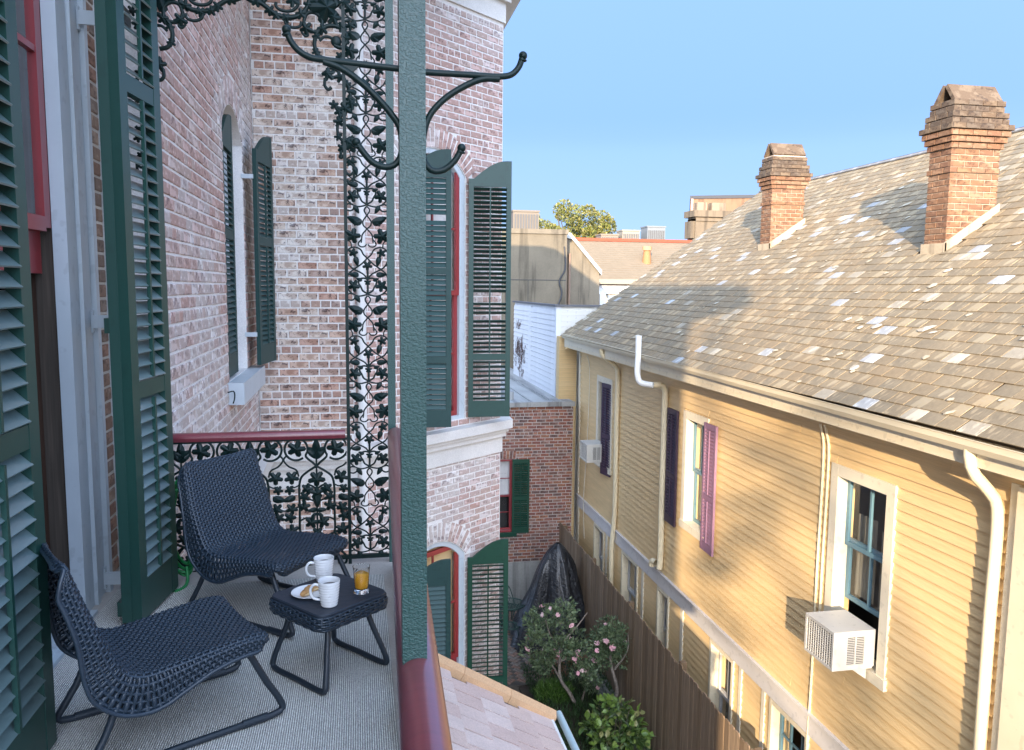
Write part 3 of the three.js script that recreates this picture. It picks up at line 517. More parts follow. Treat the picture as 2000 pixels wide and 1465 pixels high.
// ------------------------------------------------------------------ wicker chairs and table
const wicker = phys(.014, .027, .044, { roughness: .42, clearcoat: .25, clearcoatRoughness: .4 }), metal = phys(.014, .022, .032, { roughness: .42 });
function weave(S, rows, stakes, nu, strandW, amp, stakeW, fill = false) {                // S(u, v) -> {p, n, du, dv}; strands run along u, over and under the stakes
  const pos = [], quad = (a, b, c, d) => pos.push(...a, ...b, ...c, ...a, ...c, ...d);
  const add = (o, ...k) => { const r = [o.p.x, o.p.y, o.p.z]; for (const [v, s] of k) { r[0] += v.x * s; r[1] += v.y * s; r[2] += v.z * s; } return r; };
  const strip = (n, at, w, t) => { let prev; for (let i = 0; i <= n; i++) { const [o, h, side, wide] = at(i / n), ww = wide ?? w; const cur = [add(o, [side, -ww / 2], [o.n, h - t * .4]), add(o, [o.n, h + t]), add(o, [side, ww / 2], [o.n, h - t * .4]), add(o, [o.n, h - t])]; if (prev) for (let q = 0; q < 4; q++) quad(prev[q], prev[(q + 1) % 4], cur[(q + 1) % 4], cur[q]); prev = cur; } };
  for (let r = 0; r < rows; r++) { const v = (r + .5) / rows, ph = (r % 2) * PI; strip(nu, (u) => { const o = S(u, v); const gap = fill ? S(u, min(1, v + .5 / rows)).p.distanceTo(S(u, max(0, v - .5 / rows)).p) : 0; return [o, amp * cos(u * stakes * PI + ph), o.dv, max(strandW, gap * 1.04)]; }, strandW, .0022); }
  for (let s = 0; s < stakes; s++) { const u = (s + .5) / stakes; strip(rows, (v) => { const o = S(u, v); return [o, 0, o.du]; }, stakeW, .0016); }
  const g = new THREE.BufferGeometry(); g.setAttribute('position', new THREE.Float32BufferAttribute(pos, 3)); const m = mergeVertices(g, 1e-5); m.computeVertexNormals(); return muv(m);
}
const chairShell = (() => {
  const prof = curve([[.285, .295], [.315, .33], [.30, .362], [.24, .372], [.10, .362], [-.05, .345], [-.15, .340], [-.205, .365], [-.245, .43], [-.285, .53], [-.325, .64], [-.355, .73], [-.372, .775], [-.392, .785], [-.405, .765]]);
  prof.arcLengthDivisions = 400;
  const HALF = .266, DROP = .088, R = .035, arc = R * PI / 2, total = 2 * (HALF - R + arc + DROP - R);
  const cross = (u) => {                                                   // across: flat, a rounded shoulder, then a skirt that drops; gives x and drop
    const d = (u - .5) * total, a = abs(d), s = Math.sign(d), flat = HALF - R;
    if (a < flat) return [d, .012 * (1 - (a / flat) ** 2) * 1, 0];
    if (a < flat + arc) { const t = (a - flat) / R; return [s * (flat + R * sin(t)), R * (1 - cos(t)), 0]; }
    return [s * HALF, R + (a - flat - arc), 0];
  };
  const at = (u, v) => {
    const c = prof.getPointAt(min(1, max(0, v))), t = prof.getTangentAt(min(1, max(0, v))), n = V(0, -t.x, 0); const nf = t.y, ny = -t.x;    // profile lies in (forward, up)
    const narrow = 1 - .07 * step(.70, .95, v) - .16 * Math.pow(step(.90, 1, v), 2) - .20 * (1 - sqrt(1 - Math.pow(1 - min(1, v / .13), 2))); let [x, drop] = cross(u); if (drop > .012) drop *= (1 - .88 * step(.88, .97, v)) * (.72 + .85 * Math.exp(-(((v - .50) / .17) ** 2)));
    return V(x * narrow, c.y - ny * drop, c.x - nf * drop);
  };
  const S = (u, v) => { const e = .004, p = at(u, v), a = at(min(1, u + e), v), b = at(max(0, u - e), v), c = at(u, min(1, v + e)), d = at(u, max(0, v - e)); const du = a.sub(b).normalize(), dv = c.sub(d).normalize(), n = dv.clone().cross(du).normalize(); return { p, n: n.negate(), du, dv }; };
  return { shell: weave(S, 84, 36, 144, .0142, .0022, .0165, true), edge: (side) => tube(Array.from({ length: 26 }, (_, i) => at(side, i / 25).toArray()), .0085, 100, 7), lip: (v) => tube(Array.from({ length: 26 }, (_, i) => at(i / 25, v).toArray()), .0085, 60, 7) };
})();
function makeChair(label, pos, turn, len, group) {
  const c = thing('wicker_chair', label, 'chair', pos, turn, group);
  part('wicker_shell', chairShell.shell, wicker, c);
  part('rim', merge([chairShell.edge(0), chairShell.edge(1), chairShell.lip(0), chairShell.lip(1)]), wicker, c);
  for (const s of [-1, 1]) {
    const l = len / 2, r = .0135, x = s * .235;
    part('leg', tube([[x * .92, .345, .20], [x * .95, .31, .225], [x, .16, l - .06], [x, .075, l - .012], [x, .03, l + .002], [x, .0145, l - .05], [x, .0145, l - .12], [x, .0145, 0], [x, .0145, -l + .06], [x, .028, -l + .01], [x, .075, -l + .035], [x * .98, .16, -l + .085], [x * .96, .27, -.235], [x * .95, .37, -.222]], r, 90, 10), metal, c);
    part('leg_socket', new THREE.CylinderGeometry(.021, .025, .05, 12), wicker, c, [x * .92, .325, .205]);
    part('foot_sleeve', rod([x, .0165, l - .16], [x, .0165, l - .06], .0165, 10), metal, c); part('foot_sleeve', rod([x, .0165, -l + .07], [x, .0165, -l + .15], .0165, 10), metal, c);
  }
  part('crossbar', rod([-.22, .315, -.06], [.22, .315, -.06], .011, 8), metal, c);
  return c;
}
makeChair('dark wicker chair seen from behind, nearest the open door', [-.749, F + .009, -3.164], Math.atan2(.875, -.485), .72, 'wicker chairs on the gallery');
makeChair('dark wicker chair facing out in front of the iron end railing', [-.465, F + .009, -4.25], Math.atan2(.76, .65), .74, 'wicker chairs on the gallery');
const TT = F + .009 + .352;
{
  const t = thing('side_table', 'low square dark wicker table with bent tube legs holding the breakfast things', 'table', [-.145, F + .009, -3.505], Math.atan2(.253, .30));
  const top = new THREE.Shape(), a = .185, r = .05; top.moveTo(-a + r, -a); top.lineTo(a - r, -a); top.quadraticCurveTo(a, -a, a, -a + r); top.lineTo(a, a - r); top.quadraticCurveTo(a, a, a - r, a); top.lineTo(-a + r, a); top.quadraticCurveTo(-a, a, -a, a - r); top.lineTo(-a, -a + r); top.quadraticCurveTo(-a, -a, -a + r, -a);
  part('top_panel', muv(extr(top, .012, .004).rotateX(-PI / 2)), phys(.018, .026, .040, { roughness: .5, bumpMap: T.bumpf, bumpScale: .002 }), t, [0, .336, 0]);
  const ring = top.getSpacedPoints(120); ring.pop();
  const S = (u, v) => { const i = (((u % 1) + 1) % 1) * 120, i0 = floor(i) % 120, f = i - floor(i), q0 = ring[i0], q1 = ring[(i0 + 1) % 120], x = q0.x + (q1.x - q0.x) * f, y = q0.y + (q1.y - q0.y) * f, d = V(q1.x - q0.x, 0, -(q1.y - q0.y)).normalize(), n = V(d.z, 0, -d.x).multiplyScalar(-1); if (n.x * x - n.z * y < 0) n.negate(); const b = .006 + .008 * sin(v * PI); return { p: V(x + n.x * b, .34 - v * .062, -y + n.z * b), n, du: d, dv: V(0, -1, 0) }; };
  part('wicker_apron', weave(S, 6, 52, 260, .0118, .0026, .016), wicker, t);
  part('apron_lining', muv(extr(top, .045).rotateX(-PI / 2)), wicker, t, [0, .285, 0]);
  for (const s of [-1, 1]) part('leg_loop', tube([[s * .10, .30, -.12], [s * .125, .20, -.145], [s * .165, .06, -.182], [s * .172, .022, -.185], [s * .173, .013, -.16], [s * .173, .013, 0], [s * .173, .013, .16], [s * .172, .022, .185], [s * .165, .06, .182], [s * .125, .20, .145], [s * .10, .30, .12]], .0125, 90, 10), metal, t);
}
{
  const china = phys(.78, .79, .80, { roughness: .22, clearcoat: .6, clearcoatRoughness: .15 }), coffee = phys(.035, .015, .006, { roughness: .15 });
  const prof = []; for (let i = 0; i <= 40; i++) { const t = i / 40, y = .004 + t * .108; prof.push([.034 + .0125 * Math.pow(t, .7) + .0009 * sin(t * PI * 2 * 9), y]); }
  const mugG = lathe([[0, .004], [.026, .002], [.031, 0], ...prof, [.0455, .1135], [.0435, .112], [.041, .09], [.034, .012], [0, .010]], 48);
  const handle = tube([[.042, .090, 0], [.062, .093, 0], [.077, .078, 0], [.078, .052, 0], [.066, .033, 0], [.038, .026, 0]], .0058, 30, 10).scale(1, 1, 1.35);
  const mug = (label, x, z, turn) => { const m = thing('coffee_mug', label, 'mug', [x, TT, z], turn, 'mugs on the wicker table'); part('cup', mugG, china, m); part('handle', handle, china, m); part('coffee', new THREE.CircleGeometry(.041, 28).rotateX(-PI / 2), coffee, m, [0, .088, 0]); };
  mug('white ribbed mug in front of the plate of pastries', -.138, -3.36, PI - .15); mug('white ribbed mug behind the plate of pastries', -.172, -3.655, PI + .1);
  const p = thing('plate', 'white round plate of pastries lying between the two mugs', 'plate', [-.225, TT, -3.50]);
  part('dish', lathe([[0, .004], [.048, .003], [.052, 0], [.056, .003], [.082, .013], [.0835, .0155], [.080, .0150], [.055, .007], [0, .006]], 48), china, p);
  const crust = mat(.62, .33, .12, { map: T.fine, bumpMap: T.bumpf, bumpScale: .004, roughness: .7 }), crumb = mat(.78, .56, .30, { map: T.fine, roughness: .8 });
  const pastry = (label, x, z, t, s) => { const o = thing('pastry', label, 'pastry', [x, TT + .008, z], t, 'pastries on the plate'); const b = ball(1, 16).scale(.046 * s, .016, .019 * s).translate(0, .012, 0); part('crust', b, crust, o); part('filling', ball(1, 12).scale(.040 * s, .011, .0205 * s).translate(0, .0095, .001), crumb, o); for (let i = -1; i < 2; i++) part('fold', tube([[i * .02 * s, .012, -.019 * s], [i * .022 * s, .0275, 0], [i * .02 * s, .012, .019 * s]], .0025, 10, 5), crust, o); };
  pastry('golden pastry at the back of the plate', -.215, -3.525, .5, .95); pastry('golden pastry at the front of the plate', -.238, -3.478, .9, .9);
  const g = thing('juice_glass', 'clear tumbler of orange juice on the wicker table', 'glass', [-.002, TT, -3.485]);
  const glass = phys(1, 1, 1, { transmission: 1, thickness: .004, roughness: .01, ior: 1.5 });
  part('tumbler', lathe([[0, .001], [.036, .001], [.037, .006], [.030, .014], [.031, .026], [.0365, .105], [.0385, .122], [.0372, .122], [.0352, .105], [.0295, .026], [.027, .021], [0, .020]], 48), glass, g);
  part('orange_juice', lathe([[0, .0215], [.0268, .0215], [.0292, .027], [.0334, .086], [0, .086]], 40), phys(.90, .42, .012, { roughness: .25 }), g);
}
{
  const h = thing('garden_hose', 'coiled green garden hose hanging beside the railing behind the chair', 'hose', [-1.015, F, -4.74]);
  const loop = (rx, ry, cy, n, ph) => Array.from({ length: n + 1 }, (_, i) => { const t = ph + i / n * 2 * PI; return [rx * cos(t) + .006 * sin(3 * t), cy + ry * sin(t), .03 * sin(t * 2 + ph)]; });
  const pts = []; for (let k = 0; k < 4; k++) pts.push(...loop(.055 + .012 * k, .25 + .018 * (k % 3), .34 - .01 * k, 20, PI / 2).map((p) => [p[0], p[1], p[2] + .022 * (k - 1.5)]));
  part('coil', tube(pts, .0095, 360, 8), phys(.012, .20, .055, { roughness: .4 }), h);
  part('strap', tube([[-.01, .60, 0], [.02, .58, .06], [.02, .53, .06], [-.01, .52, 0]], .012, 20, 6), mat(.10, .10, .10), h);
  part('loose_end', tube([[.02, .10, .02], [.03, .03, .06], [.02, .012, .12], [-.02, .011, .18]], .0095, 30, 8), phys(.012, .20, .055, { roughness: .4 }), h);
}
// ------------------------------------------------------------------ low tiled roof under the gallery
{
  const r = thing('lower_roof', 'pinkish slate lean-to roof with orange ridge tiles below the handrail', 'roof', [.3, 0, -5.0]);
  const t = Math.atan2(.47, .80), L = 1.08, top = [.02, 5.40], pal = [[.62, .46, .39], [.64, .49, .43], [.59, .43, .37], [.66, .52, .46]].map((c) => mat(...c, { map: T.fine, roughness: .8, bumpMap: T.bumpf, bumpScale: .003 }));
  const sl = part('roof_deck', box2(0, L, -.05, -.012, .02, 4.4), M.oldWood, r, [top[0], top[1], 0], [0, 0, -t]);
  const w = .150, e = .20;
  for (let i = 0; i < 5; i++) for (let j = 0; j < 29; j++) {
    const z = .10 + (j + .5) * w + (i % 2) * w / 2; if (z > 4.3) continue;
    part('slate', box(e + .07, .021, w - .012, (i * 3 + j) % 5), pal[floor(rnd() * 4)], sl, [i * e + e / 2 + .03, -.001 + rr(-.002, .002), z + rr(-.003, .003)], [0, rr(-.012, .012), .045]);
  }
  const cap = mat(.60, .36, .19, { map: T.fine, roughness: .8 });
  for (let i = 0; i < 3; i++) part('ridge_tile', extr(poly([[-.055, -.03], [-.05, .025], [0, .05], [.05, .025], [.055, -.03]]), .355, .003).rotateY(PI / 2), cap, sl, [i * .362, .012, .06], [0, 0, 0]);
  part('gutter', tube([[1.02, -.02, -.02], [1.02, -.02, 2], [1.02, -.02, 4.4]].map(([x, y, z]) => [x, 4.86 + y, z]), .024, 20, 10), phys(.35, .45, .47, { roughness: .4 }), r);
  part('fascia', box2(.93, .95, 4.60, 4.88, .03, 4.4), M.white, r);
  part('porch_wall', box2(-.02, .90, 0, 4.85, .06, 4.4), M.mortarWing, r);
}
// ------------------------------------------------------------------ yellow clapboard house across the passage. Its frame: x towards the viewer along the wall, y up, +z out of the wall
const yellow = thing('yellow_house', 'yellow clapboard house with weathered slate roof, brick chimneys and purple shutters', 'house', [5.3, 0, -18.57], -PI / 2);
const Y = {
  board: phys(.79, .56, .28, { map: T.wood, roughness: .55 }), board2: phys(.77, .545, .27, { map: T.wood, roughness: .55 }), board3: phys(.80, .575, .295, { map: T.wood, roughness: .55 }),
  trim: mat(.76, .68, .52, { map: T.paint, roughness: .6 }), cream: mat(.76, .66, .47, { map: T.paint, roughness: .5 }), belt: mat(.68, .64, .60, { map: T.paint, roughness: .6 }),
  blue: mat(.13, .25, .31, { map: T.paint, roughness: .5 }), purple: mat(.055, .03, .055, { map: T.paint, roughness: .5 }), mauve: mat(.27, .15, .22, { map: T.paint, roughness: .5 }),
  pipe: mat(.80, .68, .45, { map: T.paint, roughness: .45 }), pvc: mat(.85, .84, .80, { roughness: .4 }), drape: mat(.26, .25, .20, { map: T.woodv, roughness: .95 }), darkRoom: mat(.045, .045, .045),
};
{
  const END = 13.05, body = [box2(0, 16, 0, 6.45, -9.4, -.03)], h = yellow;
  const ups = [{ u0: 1.49, u1: 2.59, y0: 3.80, y1: 5.83 }, { u0: 6.37, u1: 7.31, y0: 3.83, y1: 5.78 }, { u0: 10.57, u1: 11.67, y0: 3.68, y1: 5.82 }];
  const lows = [[1.53, 2.17], [3.5, 4.34], [5.49, 5.92], [7.71, 8.37], [9.53, 10.32], [11.6, 12.3]].map(([u0, u1]) => ({ u0: u0 - .06, u1: u1 + .06, y0: .8, y1: 2.42 }));
  const holes = [...ups, ...lows], s = poly([[0, 0], [16, 0], [16, 6.45], [0, 6.45]]);
  for (const q of holes) s.holes.push(poly([[q.u0 + .03, q.y0 + .03], [q.u0 + .03, q.y1 - .03], [q.u1 - .03, q.y1 - .03], [q.u1 - .03, q.y0 + .03]]));
  const wall = part('wall', extr(s, .25).translate(0, 0, -.25), Y.board, h);
  part('body', box2(.02, 15.98, .01, 6.4, -9.4, -.62), Y.darkRoom, h);
  const clap = (len, v) => cached('clap' + len.toFixed(2) + v, () => { const g = new THREE.BoxGeometry(len, .128, .02), p = g.attributes.position; for (let i = 0; i < p.count; i++) if (p.getZ(i) > 0) p.setZ(i, p.getY(i) > 0 ? -.006 : .020); g.computeVertexNormals(); return muv(g, v); });
  const boards = (y0, y1, exp) => { for (let i = 0, y = y0; y < y1; i++, y += exp) {
    let runs = [[0, END]]; for (const q of holes) if (y + .05 > q.y0 - .02 && y + .05 < q.y1) runs = runs.flatMap(([a, b]) => q.u1 <= a || q.u0 >= b ? [[a, b]] : [[a, q.u0], [q.u1, b]].filter((r) => r[1] - r[0] > .02));
    for (const [a, b] of runs) { let p = a; while (p < b - .01) { let e = min(b, p + rr(2.2, 4.6)); if (b - e < .5) e = b; const len = round((e - p) * 50) / 50; part('clapboard', clap(len, floor(rnd() * 4)), pick([Y.board, Y.board, Y.board2, Y.board3]), wall, [(p + e) / 2, y + .064, .010 + rr(-.0015, .0015)], [0, 0, rr(-.0006, .0006)]); p = e + .002; } }
  } };
  boards(2.70, 6.22, .111); boards(.55, 2.40, .111);
  part('belt_board', box2(0, 15.9, 2.43, 2.69, .004, .045), Y.belt, h); part('belt_cap', box2(0, 15.9, 2.69, 2.715, .004, .075), Y.belt, h);
  part('frieze', box2(0, 15.9, 6.20, 6.44, .004, .035), Y.board3, h);
  part('soffit', box2(-.25, 15.9, 6.40, 6.425, .035, .36), Y.trim, h);
  part('crown_moulding', box2(-.25, 15.9, 6.33, 6.40, .27, .36), Y.cream, h);
  part('fascia', box2(-.25, 15.9, 6.425, 6.60, .33, .36), Y.trim, h);
  { const prof = poly([[0, 0], [.075, .01], [.10, .06], [.105, .11], [.112, .115], [.112, .12], [.095, .12], [.09, .07], [.065, .022], [.008, .014], [.008, .115], [0, .115]]);
    const g = extr(prof, 1).rotateY(-PI / 2).translate(1, 0, 0), p = g.attributes.position;
    for (let i = 0; i < p.count; i++) { const x = p.getX(i); p.setXYZ(i, -.15 + 16 * x, p.getY(i) + 6.545 - .115 * x - .015 * sin(x * PI * 3), p.getZ(i) + .362); } g.computeVertexNormals(); part('gutter', g, Y.cream, h); }
  part('corner_board', box2(13.08, 13.20, -.05, 6.2, .006, .05), Y.trim, h);
  part('projecting_wall', box2(13.20, 15.9, 0, 6.2, -.2, .10), Y.cream, h);
  for (const [a, b] of [[0, .16], [2.35, 2.47], [4.62, 4.72], [6.5, 6.6], [8.6, 8.68], [9.25, 9.33]]) part('pilaster_board', box2(a, b, .1, 2.43, .006, .04), Y.trim, h);
  part('corner_board', box2(-.03, .09, 2.72, 6.2, .006, .045), Y.trim, h);
  // windows
  const win = (q, o = {}) => {
    const w = grp('window', h, [q.u0, q.y0, 0]), W = q.u1 - q.u0, H = q.y1 - q.y0, c = o.c ?? .13, z = -.10, sill = o.sill ?? .10, sm = o.sash ?? Y.blue;
    part('casing', merge([box2(0, c, 0, H, -.12, .045), box2(W - c, W, 0, H, -.12, .045), box2(c, W - c, H - c, H, -.12, .044)]), o.casing ?? Y.trim, w);
    part('sill', box2(-.02, W + .02, -.02, sill, -.12, .06), o.casing ?? Y.trim, w);
    const s = (y0, y1, zz, cols, rows) => { const a = c + .005, b = W - c - .005, f = .05; part('sash', merge([box2(a, a + f, y0, y1, zz - .018, zz + .018), box2(b - f, b, y0, y1, zz - .018, zz + .018), box2(a + f, b - f, y0, y0 + f, zz - .017, zz + .017), box2(a + f, b - f, y1 - f, y1, zz - .017, zz + .017)]), sm, w);
      for (let i = 1; i < cols; i++) part('muntin', box2(a + (b - a) * i / cols - .016, a + (b - a) * i / cols + .016, y0 + f, y1 - f, zz - .012, zz + .014), sm, w);
      for (let i = 1; i < rows; i++) part('muntin', box2(a + f, b - f, y0 + (y1 - y0) * i / rows - .013, y0 + (y1 - y0) * i / rows + .013, zz - .011, zz + .013), sm, w);
      part('pane', glassPane(a + .03, b - .03, y0 + .03, y1 - .03), M.glass, w, [0, 0, zz]); };
    if (o.raised) { s(o.raised, o.raised + .70, z - .035, 2, 1); s(o.raised + .62, H - c - .005, z, 2, 1); }
    else { const my = H * .5; s(sill, my + .03, z - .035, o.cols ?? 2, o.rows ?? 1); s(my - .03, H - c - .005, z, o.cols ?? 2, o.rows ?? 1); }
    part('room', merge([box2(-.1, W + .1, -.1, H + .1, -.6, -.58), box2(-.1, W + .1, -.1, -.08, -.58, -.2), box2(-.1, W + .1, H + .08, H + .1, -.58, -.2)]), Y.darkRoom, w);
    if (o.drape) for (const d of o.drape) part('curtain', tubeSheet(c + (W - 2 * c) * d[0], c + (W - 2 * c) * d[1], d[2] * H, d[3] * H, -.22), Y.drape, w);
    return w;
  };
  function tubeSheet(x0, x1, y0, y1, z) { const n = 24, g = new THREE.PlaneGeometry(x1 - x0, y1 - y0, n, 1).translate((x0 + x1) / 2, (y0 + y1) / 2, z), p = g.attributes.position; for (let i = 0; i < p.count; i++) p.setZ(i, z + .007 * sin((p.getX(i) - x0) * 75)); g.computeVertexNormals(); return g; }
  win(ups[2], { raised: .60, drape: [[.04, .46, .30, .74], [.54, .96, .30, .70]], sill: .1 });
  win(ups[1], { drape: [[.05, .95, .1, .9]] }); win(ups[0], { drape: [[.05, .5, .2, .9]] });
  lows.forEach((q, i) => win(q, { c: .06, rows: i === 4 ? 2 : 1, cols: i === 4 ? 3 : 2, sill: .05, sash: i === 4 ? Y.blue : mat(.5, .5, .5, { roughness: .5 }), casing: Y.cream, drape: i === 3 ? [[.05, .95, .72, .95]] : undefined }));
  // shutters
  const sh = (u, z, turn, m, y0 = 3.72) => makeShutter(h, [u, y0, z], turn, { w: .44, h: 2.0, t: .035, stile: .055, rails: [.14, .09], mid: [.85], pitch: .052, sw: .05, ang: .85, frame: m, slat: m });
  sh(5.72, .05, 0, Y.purple); sh(7.24, .06, -.02, Y.mauve); sh(2.12, .11, .2, Y.purple);
  // pipes
  const pipe = (pts, r, m, n = 40) => part('downpipe', tube(pts, r, n, 10), m, h);
  pipe([[13.0, 6.52, .40], [13.0, 6.40, .39], [13.0, 6.28, .35], [13.0, 6.15, .22], [13.0, 6.02, .11], [13.0, 5.90, .085], [13.0, 5, .085], [13.0, 3, .085], [13.0, 0, .085]], .05, Y.pipe, 70);
  pipe([[2.95, 6.52, .42], [2.95, 6.42, .40], [2.98, 6.28, .25], [3.02, 6.15, .10], [3.03, 6.02, .075], [3.03, 5, .075], [3.03, 3, .075], [3.03, 2.4, .12], [3.03, 2.1, .12], [3.03, 0, .12]], .05, Y.pipe, 70);
  pipe([[5.62, 6.10, .30], [5.63, 6.09, .14], [5.63, 6.0, .085], [5.63, 5.8, .08], [5.63, 4, .08], [5.63, 2.88, .08], [5.63, 2.80, .09]], .055, Y.pipe, 60);
  part('vent_pipe', tube([[5.46, 6.95, .53], [5.46, 6.6, .53], [5.46, 6.25, .53], [5.48, 6.14, .49], [5.56, 6.11, .40], [5.62, 6.10, .30]], .052, 40, 12), Y.pvc, h);
  part('pipe_elbow', tube([[5.5, 2.86, .10], [5.42, 2.86, .11], [5.36, 2.84, .12], [5.34, 2.76, .12]], .06, 20, 10), Y.pipe, h);
  part('conduit', tube([[10.31, 6.22, .05], [10.33, 6.12, .03], [10.37, 6.0, .03], [10.37, 4.5, .03], [10.37, 3.0, .03], [10.36, 1.6, .05]], .017, 50, 8), Y.pipe, h);
  part('conduit', tube([[10.40, 6.22, .05], [10.43, 6.10, .03], [10.47, 6.0, .03], [10.47, 4.6, .03], [10.47, 3.72, .03]], .017, 40, 8), Y.pipe, h);
  part('cable', tube([[.72, 6.2, .06], [.86, 6.0, .045], [.80, 4, .048], [.74, 2.7, .09], [.70, 2.2, .06], [.78, 1.8, .06]], .009, 40, 6), Y.trim, h);
  // roof
  const A = -55 * PI / 180, SL = 6.26, deck = part('roof', box2(-.28, 15.9, 0, SL, -.08, -.012), M.oldWood, h, [0, 6.63, .43], [A, 0, 0]);
  part('back_slope', box2(-.28, 15.9, 0, SL, -.08, 0), M.oldWood, h, [0, 6.63, -9.83], [-A, 0, 0]);
  part('gable_end', extr(poly([[-.42, 6.3], [9.8, 6.3], [4.7, 10.1]]), .1).rotateY(PI / 2).translate(0, 0, 0), Y.board, h);
  part('ridge_cap', merge([box2(-.3, 15.9, -.07, .0, -.012, .012).rotateX(-.9), box2(-.3, 15.9, -.07, 0, -.012, .012).rotateX(.9)]), mat(.30, .30, .31, { map: T.slate }), h, [0, 10.255, -4.70]);
  const pal = [[.325, .255, .160], [.31, .24, .15], [.345, .27, .172], [.29, .232, .152], [.335, .252, .152], [.31, .25, .166], [.46, .47, .49], [.47, .41, .32]].map((c) => mat(...c, { map: T.slate, roughness: .75, bumpMap: T.bumpf, bumpScale: .002 }));
  const slates = [], e = .165, w = .235;
  for (let i = 0; i * e < SL - .05; i++) for (let j = -1; j < 16.2 / w; j++) {
    const u = -.25 + (j + .5) * w + (i % 2) * w / 2 + rr(-.006, .006); if (u > 15.9 || u < -.3) continue;
    const y = (i + .5) * e, world = 5.3 + .0, inCh = [[9.37, 9.76, 2.83, 3.68], [4.32, 4.70, 3.31, 4.12]].some(([a, b, c, d]) => u > a - .02 && u < b + .02 && y > c && y < d); if (inCh) continue;
    const k = rnd() < .022 ? 6 : rnd() < .03 ? 7 : floor(rnd() * 6), v = floor(rnd() * 6), ww = round((w - rr(.004, .014)) * 250) / 250;
    slates.push({ parent: deck, pos: V(u, y - .02, .003 + rr(0, .003)), quat: new THREE.Quaternion().setFromEuler(new THREE.Euler(-.048 + rr(-.012, .006), rr(-.01, .01), rr(-.012, .012))), geo: () => chip(ww, e + .05, .008, .002, v), mat: k, area: w * e });
  }
  setPieces(slates, h, 'slate', 'slate_field', pal, mat(1, 1, 1, { map: T.slate, vertexColors: true, roughness: .75, bumpMap: T.bumpf, bumpScale: .002 }));
  // lichen and scars on the slates: pale crusts lying on the surface
  { const l = []; for (let i = 0; i < 170; i++) { const u = rr(3.5, 15), y = rr(.1, 5.2), n = 7, pts = [], a = rr(.02, .085) * (rnd() < .2 ? 1.6 : 1), b = a * rr(.35, .8); for (let k = 0; k < n; k++) { const t = k / n * 2 * PI, q = rr(.6, 1.1); pts.push([a * cos(t) * q, b * sin(t) * q]); } l.push(paintV(extr(poly(pts), .002).rotateZ(rr(-.3, .9)).rotateX(-.048).translate(u, y, .0145), C(...pick([[.44, .38, .29], [.48, .43, .36], [.40, .34, .25], [.50, .44, .35]])))); }
    const o = part('lichen', merge(l), mat(1, 1, 1, { vertexColors: true, map: T.slate, roughness: 1 }), deck); o.userData.kind = 'stuff'; }
  // chimneys
  const CB = brickMats([[.30, .165, .09], [.325, .185, .105], [.275, .15, .08], [.31, .19, .115], [.265, .145, .085]]), SOOT = brickMats([[.15, .11, .075], [.175, .125, .08], [.13, .098, .07]]);
  const chimney = (label, u0, u1, z0, z1, y0, yTop) => {                       // z0 is the face towards the viewer's passage
    const c = grp('chimney', h, [(u0 + u1) / 2, 0, (z0 + z1) / 2]), a = (u1 - u0) / 2, b = (z0 - z1) / 2; c.userData.label = label;
    part('core', box2(-a + .01, a - .01, y0 - .35, yTop, -b + .01, b - .01), mat(.50, .40, .30, { map: T.fine }), c);
    const cs = .074, n = round((yTop - y0 + .3) / cs);
    for (let i = 0; i < n; i++) {
      const y = y0 - .3 + (i + .5) * cs, from = n - i, off = from <= 2 ? .02 : from <= 4 ? .055 : from === 5 ? .10 : from === 6 ? .075 : from === 7 ? .05 : from === 8 ? .025 : from === 12 ? .016 : 0, soot = from <= 5;
      for (const [L, turn, px, pz] of [[2 * (a + off), 0, 0, b + off], [2 * (b + off), PI / 2, a + off, 0]]) {
        const w = .20, o = (i % 2) * w / 2; for (let x = -L / 2 - o; x < L / 2; x += w) { const p = max(x, -L / 2) + (x > -L / 2 ? .005 : 0), q = min(x + w, L / 2) - (x + w < L / 2 ? .005 : 0); if (q - p < .03) continue; const m = (p + q) / 2; part('brick', chip(round((q - p) * 200) / 200, cs - .010, off ? .09 : .05, .004, floor(rnd() * 5)), pick(soot ? SOOT : CB), c, [px + (turn ? 0 : m), y, pz - (turn ? m : 0)], [rr(-.01, .01), turn + rr(-.008, .008), 0]); }
      }
      if (off) part('corbel_fill', box2(-a - off + .01, a + off - .01, y - cs / 2 + .004, y + cs / 2 - .004, -b - off + .01, b + off - .01), SOOT[0], c);
    }
    for (const s of [-1, 1]) part('cap_slab', box2(-.025, .025, 0, a * 1.42, -b * .98, b * .98), SOOT[1], c, [s * a * .93, yTop + .005, 0], [0, 0, s * .62]);
    const fl = mat(.56, .47, .35, { map: T.stucco });
    part('flashing', extr(poly([[-b - .03, y0 - .2], [-b - .03, y0 + 1.4 * b + .12], [b + .03, y0 + .10], [b + .03, y0 - .2]].map(([p, q]) => [-p, q])), .022).rotateY(PI / 2).translate(a + .002, 0, 0), fl, c);
    part('flashing', box2(-a - .02, a + .024, y0 - .2, y0 + .10, b + .002, b + .026), fl, c);
  };
  chimney('tall brick chimney nearer the viewer', 9.37, 9.76, -1.89, -2.58, 8.26, 10.07);
  chimney('smaller brick chimney farther down the ridge', 4.32, 4.70, -2.28, -2.94, 8.53, 10.25);
}
// the projecting end of the yellow house beyond its corner
{
  const e = thing('yellow_annex', 'narrow yellow clapboard return wall behind the low brick building', 'house', [5.28, 0, -18.9]);
  const wl = part('wall', box2(-.45, .0, .2, 6.58, -.25, 0), Y.board2, e);
  for (let y = .3; y < 6.5; y += .111) part('clapboard', cached('annexclap', () => muv(new THREE.BoxGeometry(.45, .12, .016))), pick([Y.board, Y.board2, Y.board3]), wl, [-.225, y, .006], [.10, 0, 0]);
}

